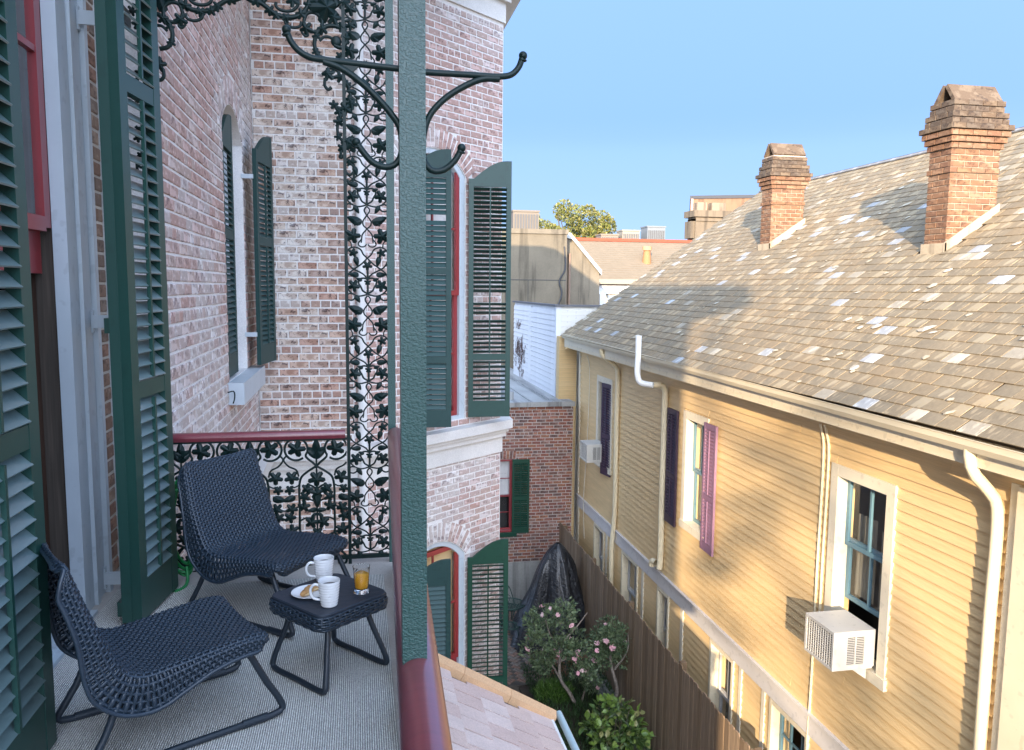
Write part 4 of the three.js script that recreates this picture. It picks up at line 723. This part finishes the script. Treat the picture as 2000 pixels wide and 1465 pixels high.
// ------------------------------------------------------------------ window air conditioners
function airCon(label, x0, x1, y, z0, z1, H) {
  const w = z1 - z0, d = x1 - x0, a = thing('air_conditioner', label, 'air conditioner', [x1, y, (z0 + z1) / 2], -PI / 2, 'window air conditioners'), shell = mat(.60, .57, .51, { map: T.paint, roughness: .45 }), dk = mat(.10, .10, .10);
  part('casing', merge([box2(-w / 2, w / 2, 0, .02, .02, d), box2(-w / 2, w / 2, H - .012, H, .0, d), box2(-w / 2, -w / 2 + .012, .02, H - .012, 0, d), box2(-w / 2 + .012, w / 2 - .012, .02, H - .012, 0, .02), box2(w / 2 - .012, w / 2, .02, .05, 0, d), box2(w / 2 - .012, w / 2, H - .06, H - .012, 0, d), box2(w / 2 - .012, w / 2, .05, H - .06, 0, d * .26), box2(w / 2 - .012, w / 2, .05, H - .06, d * .68, d), box2(w / 2 - .012, w / 2, .05, H - .06, d * .455, d * .485)]), shell, a);
  part('coil', box2(-w / 2 + .02, w / 2 - .03, .03, H - .02, .03, d - .03), dk, a);
  part('front_frame', merge([box2(-w / 2, w / 2, 0, .03, d, d + .012), box2(-w / 2, w / 2, H - .035, H, d, d + .012), box2(-w / 2, -w / 2 + .03, .03, H - .035, d, d + .012), box2(w / 2 - .03, w / 2, .03, H - .035, d, d + .012)]), shell, a);
  const n = 11, m = 14;
  for (let i = 1; i < n; i++) part('grille_bar', box(.009, H - .065, .008), shell, a, [-w / 2 + .03 + (w - .06) * i / n, H / 2 - .003, d + .004]);
  for (let i = 1; i < m; i++) part('grille_bar', box(w - .06, .006, .006), shell, a, [0, .03 + (H - .065) * i / m, d + .002]);
  for (let i = 0; i < 17; i++) for (const [a0, a1] of [[.26, .455], [.485, .68]]) part('louvre', box(.006, .008, d * (a1 - a0)), shell, a, [w / 2 - .007, .055 + (H - .12) * i / 16, d * (a0 + a1) / 2]);
  part('bracket', extr(poly([[0, 0], [.20, 0], [0, -.14]]), .02).rotateY(-PI / 2).translate(w / 2 - .05, -.001, .05), shell, a);
  part('side_panel', box2(w / 2 + .002, w / 2 + .16, 0, H, -.06, -.04), mat(.55, .45, .40, { map: T.paint }), a);
}
airCon('white window air conditioner jutting from the sunlit window with blue sashes', 4.80, 5.27, 3.815, -7.62, -7.09, .42);
airCon('white window air conditioner in the shaded far window of the yellow house', 4.86, 5.27, 3.97, -16.95, -16.4, .40);
// ------------------------------------------------------------------ low brick building at the end of the yard
{
  const b = thing('back_building', 'low dark red brick building with flat grey roof and one green shutter', 'building', [4.0, 0, -18.4]), list = [];
  const hl = { u0: 1.15, u1: 1.92, y0: 1.86, y1: 3.66, rise: 0 };
  brickWall(b, 'wall', [-2.3, 0, 0], 0, { L: 3.38, y0: 1.1, y1: 4.98, thick: .3, course: .0765, len: .215, holes: [hl], n: RED.length, mortar: M.mortarFar, ring: .22 }, list);
  setPieces(list, b, 'brick', 'brickwork', RED, restMat);
  part('stucco_base', box2(-2.3, 1.08, 0, 1.1, -.3, .03), mat(.42, .43, .43, { map: T.stucco }), b);
  part('body', box2(-2.3, 1.07, .01, 4.9, -9.5, -.55), M.mortarFar, b);
  const metalRoof = mat(.46, .49, .53, { map: T.stucco, roughness: .6 });
  part('roof', box2(-2.35, 1.10, 4.985, 5.03, -9.5, .06), metalRoof, b); part('roof_edge', box2(-2.36, 1.11, 4.93, 5.045, .06, .075), mat(.40, .41, .42, { map: T.stucco }), b);
  for (const [x0, x1] of [[-2.3, -.7], [-.7, .05], [.05, .55]]) part('roof_seam', box2(x1 - .012, x1 + .012, 5.03, 5.055, -6, .03), metalRoof, b);
  part('roof_kerb', box2(-.5, -.35, 5.03, 5.22, -6.5, -.6), metalRoof, b, [.15, 0, 0], [0, .16, 0]);
  makeWindow(b, [-2.3 + 1.15, 1.86, -.02], 0, { w: .77, h: 1.8, depth: .10, casing: .045, frame: M.red, sashMat: M.red, cols: 1, rows: 2, sw: .035, blindTo: .5, mw: .02 });
  part('sill', box2(-2.3 + 1.1, -2.3 + 2.0, 1.76, 1.86, -.05, .06), M.greenDeep, b);
  makeShutter(b, [-.42, 1.84, .035], -.03, { w: .42, h: 1.82, t: .035, stile: .05, rails: [.14, .1], mid: [.86], pitch: .045, sw: .04, ang: .9, frame: M.greenDeep, slat: M.greenDeep, slats: false });
}
// ------------------------------------------------------------------ white, grey and tan buildings beyond
{
  const s = thing('white_house', 'white clapboard building behind the low brick roof with bare creeper on its side', 'building', [4.88, 0, -19.35]), sid = mat(.74, .75, .77, { map: T.paint, roughness: .6 }), side2 = mat(.78, .76, .70, { map: T.paint, roughness: .6 });
  part('body', box2(.02, 6, 0, 6.5, -5.5, -.02), sid, s);
  const sw = part('side_wall', box2(0, .02, 0, 7.3, -5.5, -.02), sid, s), fw = part('front_wall', box2(.02, 4, 0, 7.3, -.02, 0), side2, s);
  for (let y = 4.8; y < 7.25; y += .138) { part('siding_board', box(.03, .128, 5.5), sid, sw, [-.012, y, -2.75], [0, 0, -.10]); part('siding_board', box(4, .128, .03), side2, fw, [2.02, y, .008], [.10, 0, 0]); }
  part('corner_board', box2(-.03, .10, 4.5, 7.3, -.12, .03), sid, s); part('panel_board', box2(-.03, -.012, 4.6, 7.25, -3.3, -2.9), sid, s);
  part('roof_edge', merge([box2(-.06, .06, 7.3, 7.35, -5.6, -.02), box2(-.06, 4.1, 7.3, 7.35, -.02, .08)]), mat(.12, .12, .13), s);
  const tw = []; for (let i = 0; i < 60; i++) { let x = -.035, y = rr(5.1, 6.1), z = rr(-5.0, -3.9); const p = [[x, y, z]]; for (let k = 0; k < 5; k++) { y += rr(-.12, .16); z += rr(-.16, .16); p.push([x + rr(-.02, 0), y, z]); } tw.push(tube(p, .006, 10, 4)); } for (let i = 0; i < 5; i++) { let y = rr(6.6, 6.9), z = -5.1 + i * .12; tw.push(tube([[-.035, y, z], [-.04, y - .15, z + .12], [-.035, y + .05, z + .3]], .006, 8, 4)); }
  const cr = part('creeper', merge(tw), mat(.10, .06, .05), s); cr.userData.kind = 'stuff';
}
{
  const g = thing('grey_building', 'streaked grey stucco building with a flat parapet behind the white clapboards', 'building', [5, 0, -27]), st = mat(.205, .178, .135, { map: T.stucco, roughness: .95 }), st2 = mat(.235, .205, .16, { map: T.stucco, roughness: .95 });
  part('wall', box2(-6, 2.12, 0, 9.62, -8, 0), st, g); part('parapet_cap', box2(-6.05, 2.17, 9.62, 9.78, -8, .05), st2, g);
  part('joint', box2(-6, 2.1, 8.02, 8.05, -.01, .006), mat(.05, .048, .042), g); part('joint', box2(.75, .77, 7, 8.02, -.01, .006), mat(.05, .048, .042), g);
  part('sloping_wall', extr(poly([[2.12, 0], [2.12, 9.75], [2.5, 9.6], [3.55, 8.4], [3.6, 6], [3.6, 0]]), .3).translate(0, 0, -1.1), st2, g);
  part('sloping_flashing', extr(poly([[2.10, 9.78], [2.45, 9.72], [3.62, 8.42], [3.62, 8.24], [2.5, 9.5], [2.10, 9.6]]), .5).translate(0, 0, -1.2), mat(.40, .40, .38), g);
  for (const [x, y0, y1] of [[2.28, 6.4, 9.5], [2.42, 6.4, 9.0]]) part('drain_pipe', rod([x, y0, -.72], [x, y1, -.72], .05), mat(.25, .17, .12), g);
  part('cable', tube([[2.02, 9.2, .03], [2.05, 8.4, .04], [1.85, 8.0, .05], [1.95, 7.6, .05], [1.75, 7.0, .05]], .03, 20, 5), mat(.05, .05, .05), g);
}
{
  const g = thing('red_ridged_house', 'shingled house with a red ridge and white gable trim in the distance', 'house', [12, 0, -31]), rf = mat(.245, .19, .125, { map: T.fine, roughness: .9 });
  part('body', box2(-3.2, 5, 0, 8.1, -9, 0), mat(.62, .56, .46, { map: T.stucco }), g);
  const a = Math.atan2(1.72, 3.2), r = part('roof', box2(-3.4, 5.3, 0, 3.65, -.1, 0), rf, g, [0, 8.12, .3], [a - PI / 2, 0, 0]);
  for (let i = 0; i < 18; i++) part('shingle_course', box(8.7, .215, .012, i % 5), rf, r, [.95, i * .2 + .1, .008], [-.06, 0, 0]);
  part('ridge', box2(-3.45, 5.35, 9.83, 9.96, -3.1, -2.8), mat(.40, .075, .035, { map: T.fine }), g);
  part('fascia', box2(-2.9, 5.3, 7.95, 8.14, .26, .36), mat(.33, .26, .19), g); part('white_trim', box2(-2.75, 5, 7.55, 7.9, .02, .1), M.white, g); part('post', box2(-2.45, -2.2, 6.6, 7.55, .02, .12), M.white, g);
  part('window', box2(-2.1, -.6, 6.5, 7.5, .01, .03), mat(.22, .26, .30, { roughness: .2 }), g);
  const v = grp('roof_vent', g, [-.05, 9.0, -1.1]); part('pipe', new THREE.CylinderGeometry(.14, .2, .6, 10).translate(0, .1, 0), mat(.36, .15, .06), v); part('cowl', new THREE.CylinderGeometry(.2, .2, .16, 10).translate(0, .46, 0), mat(.42, .24, .12), v);
}
{
  const g = thing('tan_building', 'plain tan rendered building block rising behind the slate ridge', 'building', [19.4, 0, -45], -.405), w = mat(.25, .145, .085, { map: T.stucco });
  part('wall', box2(0, 9, 0, 13.1, -9, 0), w, g); part('roof_edge', box2(-.05, 9, 13.1, 13.28, -9, .06), mat(.05, .05, .055), g);
  part('drain_strip', box2(0, .15, 0, 13.1, 0, .06), mat(.42, .27, .19), g);
}
{
  const c = thing('old_chimney', 'broad weathered grey chimney stack before the tan building', 'chimney', [16.6, 0, -36]), st = mat(.21, .165, .115, { map: T.stucco });
  part('stack', box2(-.85, .85, 0, 11.3, -.8, .1), st, c); part('band', box2(-1.0, 1.0, 11.2, 11.5, -.95, .22), st, c); part('band', box2(-.85, .9, 11.0, 11.12, -.85, .16), st, c);
  for (const [x, w] of [[-.45, .5], [.4, .7]]) part('pot', box2(x - w / 2, x + w / 2, 11.5, 11.9, -.6, -.1), mat(.33, .25, .18, { map: T.stucco }), c);
  part('shoulder', box2(-1.05, -.8, 10.2, 11.0, -.7, 0), st, c);
}
const roofUnit = (label, x, y, z, w, hh, lt) => { const u = thing('rooftop_unit', label, 'air conditioner', [x, y, z], 0, 'condensers on the far roofs'), m = mat(...lt, { roughness: .5 }); part('cabinet', box2(-w / 2, w / 2, 0, hh, -w, 0), m, u); for (let i = 0; i < 9; i++) part('fin', box(w * .055, hh * .82, .04), mat(.10, .10, .10), u, [-w * .42 + i * w * .105, hh * .47, .01]); part('lid', box2(-w / 2 - .03, w / 2 + .03, hh, hh + .06, -w - .03, .03), m, u); };
roofUnit('large beige condenser on the grey stucco parapet', 6.0, 9.78, -28.6, .95, .72, [.155, .125, .09]);
roofUnit('small rounded condenser at the start of the red ridge', 11.1, 9.4, -34.6, .8, .75, [.20, .155, .11]); roofUnit('pale cream condenser midway along the red ridge', 12.1, 9.4, -34.6, .8, .95, [.25, .22, .165]); roofUnit('tall grey condenser behind the roof vent', 13.3, 9.4, -34.6, .85, 1.15, [.16, .175, .18]);
{ const b = [box2(9.9, 14.4, 0, 9.4, -38, -34.2)]; solo('rear_block', merge(b), mat(.45, .40, .34, { map: T.stucco }), 'flat roofed block under the condensers behind the red ridge', 'building'); }

// ------------------------------------------------------------------ trees
function leafMass(n, at, size, cols, aspect = .55, up = .3) {
  const pos = [], nor = [], col = [], c = new THREE.Color();
  for (let i = 0; i < n; i++) {
    const { p, out } = at(i), s = size * rr(.6, 1.25), d = V(rr(-1, 1), rr(-.8, .8) + up, rr(-1, 1)).addScaledVector(out, .9).normalize(), a = V(rr(-1, 1), rr(-1, 1), rr(-1, 1)).cross(d).normalize(), n1 = a.clone().cross(d).normalize(), q = pick(cols), k = rr(.75, 1.25); c.setRGB(q[0] * k, q[1] * k, q[2] * k);
    const tip = p.clone().addScaledVector(d, s), mid = p.clone().addScaledVector(d, s * .45), l = mid.clone().addScaledVector(a, s * aspect / 2).addScaledVector(n1, s * .08), r = mid.clone().addScaledVector(a, -s * aspect / 2).addScaledVector(n1, s * .08);
    for (const t of [[p, l, tip], [p, tip, r]]) { const fn = t[1].clone().sub(t[0]).cross(t[2].clone().sub(t[0])).normalize(); for (const x of t) { pos.push(x.x, x.y, x.z); nor.push(fn.x, fn.y, fn.z); col.push(c.r, c.g, c.b); } }
  }
  const g = new THREE.BufferGeometry(); g.setAttribute('position', new THREE.Float32BufferAttribute(pos, 3)); g.setAttribute('normal', new THREE.Float32BufferAttribute(nor, 3)); g.setAttribute('color', new THREE.Float32BufferAttribute(col, 3)); return g;
}
const leafMat = phys(1, 1, 1, { vertexColors: true, roughness: .5, transmission: .25, thickness: 0, side: THREE.DoubleSide }), bark = mat(.16, .125, .10, { map: T.woodv });
function clumps(list) { return () => { const [x, y, z, r] = pick(list); let d; do d = V(rr(-1, 1), rr(-1, 1), rr(-1, 1)); while (d.length() > 1); const k = Math.pow(d.length(), .35) / max(d.length(), .01); d.multiplyScalar(k); return { p: V(x + d.x * r, y + d.y * r * .85, z + d.z * r), out: d.clone().normalize() }; }; }
{
  const t = thing('far_tree', 'yellow green tree standing above the distant rooftops', 'tree', [12.8, 0, -48]);
  part('trunk', taper([[0, 0, 0], [.1, 5, 0], [-.1, 9, 0], [0, 11, 0]], .35, .12), bark, t);
  for (let i = 0; i < 9; i++) { const a = rr(0, 6.28), r = rr(1, 2.6); part('limb', taper([[0, 8.5 + i * .2, 0], [cos(a) * r * .5, 10 + rr(0, .8), sin(a) * r * .5], [cos(a) * r, 11 + rr(0, 1.9), sin(a) * r]], .10, .02, 12, 5), bark, t); }
  const cl = []; for (let i = 0; i < 70; i++) { const a = rr(0, 6.28), r = sqrt(rnd()) * 2.7; cl.push([cos(a) * r, 9.6 + rnd() * 3.5 * (1 - .25 * r / 2.5), sin(a) * r * .7, rr(.3, .62)]); }
  const f = part('crown', leafMass(15000, clumps(cl), .17, [[.17, .18, .03], [.22, .20, .045], [.12, .14, .025], [.26, .23, .06]]), leafMat, t);
}
function camellia(label, pos, cl, stems, n, blooms) {
  const t = thing('camellia', label, 'tree', pos, 0, 'flowering camellias in the bed');
  stems.forEach((s, i) => part(i ? 'limb' : 'trunk', taper(s, i ? .022 : .04, i ? .007 : .02, 16, 7), mat(.34, .28, .23, { map: T.woodv }), t));
  part('crown', leafMass(n, clumps(cl), .075, [[.11, .165, .075], [.14, .20, .09], [.075, .12, .055], [.19, .24, .12]], .5), leafMat, t);
  const pet = cached('bloom', () => { const l = []; for (let k = 0; k < 3; k++) for (let i = 0; i < 6 - k; i++) { const a = i / (6 - k) * 2 * PI + k * .6; l.push(ball(1, 7).scale(.026 - k * .005, .006, .021 - k * .003).rotateZ(.25 + k * .4).translate(.022 - k * .007, .004 + k * .007, 0).rotateY(a)); } return merge(l); });
  const at = clumps(cl), pk = [mat(.80, .50, .54, { roughness: .7 }), mat(.84, .62, .62, { roughness: .7 }), mat(.78, .42, .48, { roughness: .7 })];
  for (let i = 0; i < blooms; i++) { const { p, out } = at(); const d = out.add(V(-.2, .3, .9)).normalize(), o = part('flower', pet, pick(pk), t, p.addScaledVector(d, .06).toArray()); o.quaternion.setFromUnitVectors(V(0, 1, 0), d); o.scale.setScalar(rr(.9, 1.5)); }
}
{
  const rc = (n, x0, x1, y0, y1, z0, z1, r0, r1) => Array.from({ length: n }, () => [rr(x0, x1), rr(y0, y1), rr(z0, z1), rr(r0, r1)]);
  camellia('pink flowering camellia tree leaning over the bed beside the herringbone patio', [3.9, 0, -13.7], [...rc(16, -.95, .15, 1.15, 1.9, -.4, .5, .14, .27), ...rc(10, -.1, .75, .85, 1.55, -.4, .5, .14, .27), ...rc(4, -.8, -.5, .75, 1.1, -.2, .3, .1, .17), ...rc(5, -.2, .5, .45, .9, -.2, .4, .12, .2)],
    [[[.0, 0, .1], [-.12, .25, .08], [-.28, .5, .05], [-.30, .85, .02], [-.22, 1.3, 0]], [[-.28, .5, .05], [-.45, .8, .1], [-.62, 1.05, .1]], [[-.3, .85, .02], [.05, .98, .05], [.3, 1.05, .1]], [[-.25, 1.1, 0], [-.5, 1.4, .1], [-.6, 1.7, .1]], [[-.2, 1.25, 0], [.1, 1.5, -.1], [.25, 1.7, -.1]], [[.1, 0, .1], [.2, .4, .1], [.3, .9, .0], [.45, 1.3, 0]]], 5200, 26);
  camellia('darker sparse camellia with few blooms against the plank fence', [4.55, 0, -13.3], rc(13, -.3, .28, .95, 1.6, -.7, .2, .12, .24), [[[0, 0, 0], [.05, .4, 0], [-.05, .9, -.1], [0, 1.4, -.2]], [[.0, .8, 0], [.2, 1.2, .1], [.2, 1.5, .1]]], 2000, 6);
}
{
  const s = thing('leafy_shrub', 'bright green broad leaved shrub at the foot of the camellia', 'shrub', [4.08, 0, -12.0]), cl = []; for (let i = 0; i < 26; i++) { const a = rr(0, 6.28), r = sqrt(rnd()) * .52; cl.push([cos(a) * r, rr(.25, .92 - r * .5), sin(a) * r, rr(.10, .2)]); }
  for (let i = 0; i < 9; i++) { const a = rr(0, 6.28), r = rr(.15, .45); part('stem', taper([[cos(a) * .05, 0, sin(a) * .05], [cos(a) * r * .6, .35, sin(a) * r * .6], [cos(a) * r, rr(.6, .95), sin(a) * r]], .012, .005, 10, 5), bark, s); }
  const lg = cached('shrubleaf', () => { const g = new THREE.BufferGeometry(), p = [], N = 8, w = (t) => .30 * Math.pow(sin(PI * Math.pow(t, .8)), .9); for (let i = 0; i < N; i++) { const a = i / N, b = (i + 1) / N, y = (t) => .12 * sin(t * 2.4), e = .05; for (const q of [-1, 1]) { const A = [0, y(a), a], B = [0, y(b), b], Cc = [q * w(b), y(b) + e * w(b) * 4, b], D = [q * w(a), y(a) + e * w(a) * 4, a]; const tr = q > 0 ? [A, B, Cc, A, Cc, D] : [A, Cc, B, A, D, Cc]; for (const v of tr) p.push(...v); } } g.setAttribute('position', new THREE.Float32BufferAttribute(p, 3)); g.computeVertexNormals(); return muv(g); });
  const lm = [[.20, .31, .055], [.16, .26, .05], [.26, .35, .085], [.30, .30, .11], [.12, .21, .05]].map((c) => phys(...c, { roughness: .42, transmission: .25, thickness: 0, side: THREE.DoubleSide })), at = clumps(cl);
  for (let i = 0; i < 290; i++) { const { p, out } = at(), o = part('leaf', lg, pick(lm), s, p.toArray()); o.quaternion.setFromUnitVectors(V(0, 0, 1), out.add(V(rr(-.5, .5), rr(-.2, .6), rr(-.5, .5))).normalize()); o.rotateZ(rr(-.8, .8)); o.scale.setScalar(rr(.10, .16)); }
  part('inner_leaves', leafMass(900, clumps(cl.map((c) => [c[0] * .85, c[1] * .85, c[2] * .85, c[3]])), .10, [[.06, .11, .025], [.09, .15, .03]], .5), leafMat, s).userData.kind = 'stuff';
}
{
  const at = () => ({ p: V(rr(3.15, 4.75), rr(0, .05), -rr(5, 15.2)), out: V(0, 1, 0) });
  const g = leafMass(16000, at, .11, [[.035, .085, .02], [.05, .11, .025], [.03, .07, .022]], .14, 1.3), o = solo('ground_cover', g, leafMat, 'short dark green ground cover in the planting bed', 'ground cover'); o.userData.kind = 'stuff';
  const g2 = leafMass(900, () => { const a = rr(0, 6.28), r = sqrt(rnd()) * .34; return { p: V(3.55 + cos(a) * r, rr(0, .30) * (1 - r), -13.9 + sin(a) * r), out: V(cos(a), 1, sin(a)) }; }, .12, [[.07, .15, .02], [.10, .19, .03]], .16, 1.2); solo('grass_tuft', g2, leafMat, 'bright green grassy tuft beside the camellia trunk', 'plant').userData.kind = 'thing';
}
// ------------------------------------------------------------------ patio, bed, kerb
{
  const pat = struct('patio', box2(1.2, 5.2, -.06, -.014, -18.4, -14.55), mat(.13, .12, .11, { map: T.soil })), pal = brickMats([[.25, .20, .16], [.28, .20, .155], [.22, .185, .155], [.31, .19, .14], [.26, .225, .19], [.36, .15, .10]]);
  const L = .205, W = .10, cs = cos(PI / 4), list = [];
  for (let i = -26; i < 26; i++) for (let j = -26; j < 26; j++) for (const k of [0, 1]) {                // herringbone, laid at 45 degrees
    const a = (i * 2 + 0) * W + j * W + (k ? W * 1.5 : 0), b = j * W + (k ? W * .5 : 0) - (i * 2) * W * 0, ux = k ? a : a, uy = k ? b : b;
    const gx = i * 2 * L * .5 * 2, x0 = j * W + i * 2 * L + (k ? L / 2 + W / 2 : 0), y0 = j * W + (k ? L / 2 - W / 2 : 0), X = 3.1 + (x0 * cs - y0 * cs), Z = -16.4 + (x0 * cs + y0 * cs);
    if (X < 1.4 || X > 5.1 || Z > -14.6 || Z < -18.3) continue;
    list.push({ parent: pat, pos: V(X, rr(-.001, .003), Z), quat: new THREE.Quaternion().setFromEuler(new THREE.Euler(-PI / 2, 0, (k ? PI / 2 : 0) - PI / 4 + rr(-.02, .02), 'XYZ')), geo: () => chip(L - .012, W - .012, .045, .004, 1), mat: X > 3.75 && Z > -15.6 && rnd() < .8 ? 5 : floor(rnd() * 5), area: L * W });
  }
  setPieces(list, pat, 'brick', 'paving_field', pal, restMat);
  struct('planting_bed', box2(3.0, 4.8, -.06, -.02, -14.5, -4), mat(.075, .055, .042, { map: T.soil, roughness: 1 }));
  const kerb = solo('concrete_kerb', box2(4.40, 4.62, -.05, .10, -14.6, -4), mat(.30, .30, .295, { map: T.stucco }), 'grey concrete kerb between the bed and the plank fence', 'kerb');
  struct('passage', box2(4.62, 5.3, -.06, -.01, -18.4, -2), mat(.26, .255, .25, { map: T.stucco }));
}
// ------------------------------------------------------------------ plank fence
{
  const f = thing('plank_fence', 'tall weathered brown plank fence running along the yellow house', 'fence', [4.8, 0, -11.5]), wood = [[.30, .20, .115], [.34, .235, .145], [.26, .175, .105], [.37, .26, .165]].map((c) => mat(...c, { map: T.woodv, roughness: .95 }));
  for (let i = 0, z = 6.6; z > -7.1; i++, z -= .143) { const h = 2.06 + .010 * -z * .6 + rr(-.015, .015); part('plank', cached('plank' + i % 4 + (round(h * 50) / 50), () => { const g = extr(poly([[-.068, 0], [.068, 0], [.068, round(h * 50) / 50 - .03], [.045, round(h * 50) / 50], [-.045, round(h * 50) / 50], [-.068, round(h * 50) / 50 - .03]]), .018); return muv(g.rotateY(-PI / 2), i % 4); }), pick(wood), f, [rr(-.004, .004), -.04, z], [rr(-.004, .004), rr(-.02, .02), 0]); }
  for (const y of [.4, 1.15, 1.85]) part('fence_rail', box2(.005, .045, y, y + .09, -7.1, 6.7), wood[2], f);
  for (let z = -6.8; z < 6.8; z += 2.4) part('fence_post', box2(.045, .135, -.05, 2.0, z, z + .09), wood[0], f);
}
// ------------------------------------------------------------------ covered thing, iron chairs
{
  const g = thing('black_cover', 'glossy black plastic cover draped over a tall peaked thing on the patio', 'cover', [4.2, 0, -16.4]);
  const N = 64, K = 22, pos = [], idx = [], hgt = (t) => t;
  for (let k = 0; k <= K; k++) for (let i = 0; i <= N; i++) {
    const t = k / K, a = i / N * 2 * PI, y = 2.2 * (1 - t) + .0, fold = .055 * sin(a * 5 + .7) + .03 * sin(a * 9 + 2 + t * 3) + .018 * sin(a * 17 + t * 9), base = .06 + .88 * Math.pow(t, .72) + .03 * sin(t * 9), sh = step(0, .25, t);
    const ex = cos(a) > 0 ? .92 : 1.05, r = base * (1 + fold * sh * 2.2);
    pos.push(r * cos(a) * ex + .04 * (1 - t), max(.01, y - .10 * sin(a * 3) * t * (1 - t)), r * sin(a) * .85);
  }
  for (let k = 0; k < K; k++) for (let i = 0; i < N; i++) { const a = k * (N + 1) + i, b = a + 1, c = a + N + 1, d = c + 1; idx.push(a, b, d, a, d, c); }
  const q = new THREE.BufferGeometry(); q.setAttribute('position', new THREE.Float32BufferAttribute(pos, 3)); q.setIndex(idx); q.computeVertexNormals(); muv(q);
  part('sheet', q, phys(.014, .015, .018, { roughness: .30, bumpMap: T.bumpf, bumpScale: .025, side: THREE.DoubleSide, clearcoat: .3 }), g);
  part('pole', rod([.04, 0, 0], [.04, 2.15, 0], .025), M.steel, g);
}
function ironChair(label, pos, turn) {
  const c = thing('iron_garden_chair', label, 'chair', pos, turn, 'iron chairs on the patio'), m = phys(.02, .055, .042, { roughness: .5 });
  part('seat', merge([new THREE.TorusGeometry(.21, .012, 6, 28).rotateX(PI / 2), ...[-.14, -.07, 0, .07, .14].flatMap((x) => [rod([x, 0, -sqrt(.042 - x * x)], [x, 0, sqrt(.042 - x * x)], .006, 5), rod([-sqrt(.042 - x * x), 0, x], [sqrt(.042 - x * x), 0, x], .006, 5)])]).translate(0, .43, 0), m, c);
  part('back_frame', tube([[-.20, .43, -.08], [-.22, .62, -.20], [-.15, .82, -.24], [0, .89, -.25], [.15, .82, -.24], [.22, .62, -.20], [.20, .43, -.08]], .012, 40, 6), m, c);
  for (const x of [-.12, -.06, 0, .06, .12]) part('back_scroll', tube([[x * .6, .45, -.16], [x * 1.4, .58, -.2], [x * .4, .70, -.225], [x * 1.3, .80, -.24], [x * .5, .86, -.247]], .007, 24, 5), m, c);
  for (const [x, z] of [[-.16, .14], [.16, .14], [-.16, -.14], [.16, -.14]]) part('leg', tube([[x, .43, z], [x * 1.15, .25, z * 1.15], [x * 1.05, .08, z * 1.05], [x * 1.35, 0, z * 1.35]], .011, 16, 6), m, c);
}
ironChair('green wrought iron chair against the grey stucco base', [3.35, 0, -17.3], .5); ironChair('green wrought iron chair beside the black cover', [3.15, 0, -16.3], 1.6);
{
  const t = thing('iron_garden_table', 'round green wire mesh table between the iron chairs', 'table', [3.25, 0, -16.85]), m = phys(.02, .055, .042, { roughness: .5 });
  part('top', merge([new THREE.TorusGeometry(.34, .013, 6, 36).rotateX(PI / 2), ...Array.from({ length: 13 }, (_, i) => { const x = -.30 + i * .05, l = sqrt(.1156 - x * x); return [rod([x, 0, -l], [x, 0, l], .004, 4), rod([-l, 0, x], [l, 0, x], .004, 4)]; }).flat()]).translate(0, .70, 0), m, t);
  for (let i = 0; i < 3; i++) part('leg', tube([[.22, .70, 0], [.08, .4, 0], [.14, .15, 0], [.28, 0, 0]], .011, 18, 6).rotateY(i * 2.094), m, t);
}
// ------------------------------------------------------------------ behind the viewer: what casts the soft shade low on the yellow wall
{
  const n = thing('street_house', 'neighbouring house across the street behind the viewer', 'house', [-9.5, 0, 22]);
  part('wall', box2(-5.5, 5.2, 0, 6.2, -4, 4), mat(.5, .45, .4, { map: T.stucco }), n); part('roof', extr(poly([[-4.4, 6.2], [4.4, 6.2], [0, 8.1]]), 11.2).rotateY(PI / 2).translate(-5.8, 0, 0), mat(.2, .19, .18, { map: T.slate }), n);
  const t = thing('street_tree', 'tall sparse street tree behind the viewer', 'tree', [-9.2, 0, 30]);
  part('trunk', taper([[0, 0, 0], [.2, 5, 0], [0, 9, .3], [.5, 12, 0]], .4, .16), bark, t);
  const cl = []; for (let i = 0; i < 8; i++) { const a = i * .8, r = rr(1.5, 3.2), e = [cos(a) * r, 11.5 + rr(-.5, 3.2), sin(a) * r]; part('limb', taper([[.1, 9.5 + i * .25, 0], [e[0] * .5, (e[1] + 10) / 2 + .4, e[2] * .5], e], .13, .03, 14, 6), bark, t); if (i % 4 === 0) cl.push([...e, .3]); }
  for (const [a, b, n] of [[[-.5, 13.2, -3.6], [-.6, 16.2, -.5], 9], [[.2, 12.4, 1.6], [-.6, 13.9, -.4], 5]]) { part('limb', taper([[.3, 11.5, 0], [(a[0] + b[0]) / 2, (a[1] + b[1]) / 2 - .3, (a[2] + b[2]) / 2], a], .12, .03, 14, 6), bark, t); for (let i = 0; i < n; i++) { const k = i / (n - 1); cl.push([a[0] + (b[0] - a[0]) * k + rr(-.2, .2), a[1] + (b[1] - a[1]) * k + rr(-.2, .2), a[2] + (b[2] - a[2]) * k + rr(-.2, .2), rr(.2, .38)]); } }
  part('limb', taper([[.5, 12, 0], [-.6, 15.4, -.8], [-1.2, 16.2, -2.0], [-.9, 16.8, -3.0], [.3, 17.7, -4.4]], .10, .07, 20, 7), bark, t);
  part('crown', leafMass(620, clumps(cl), .2, [[.05, .09, .03], [.07, .11, .03]]), leafMat, t);
}
scene.traverse((o) => { if (o.isMesh) o.castShadow = o.receiveShadow = true; });
renderer.render(scene, camera);
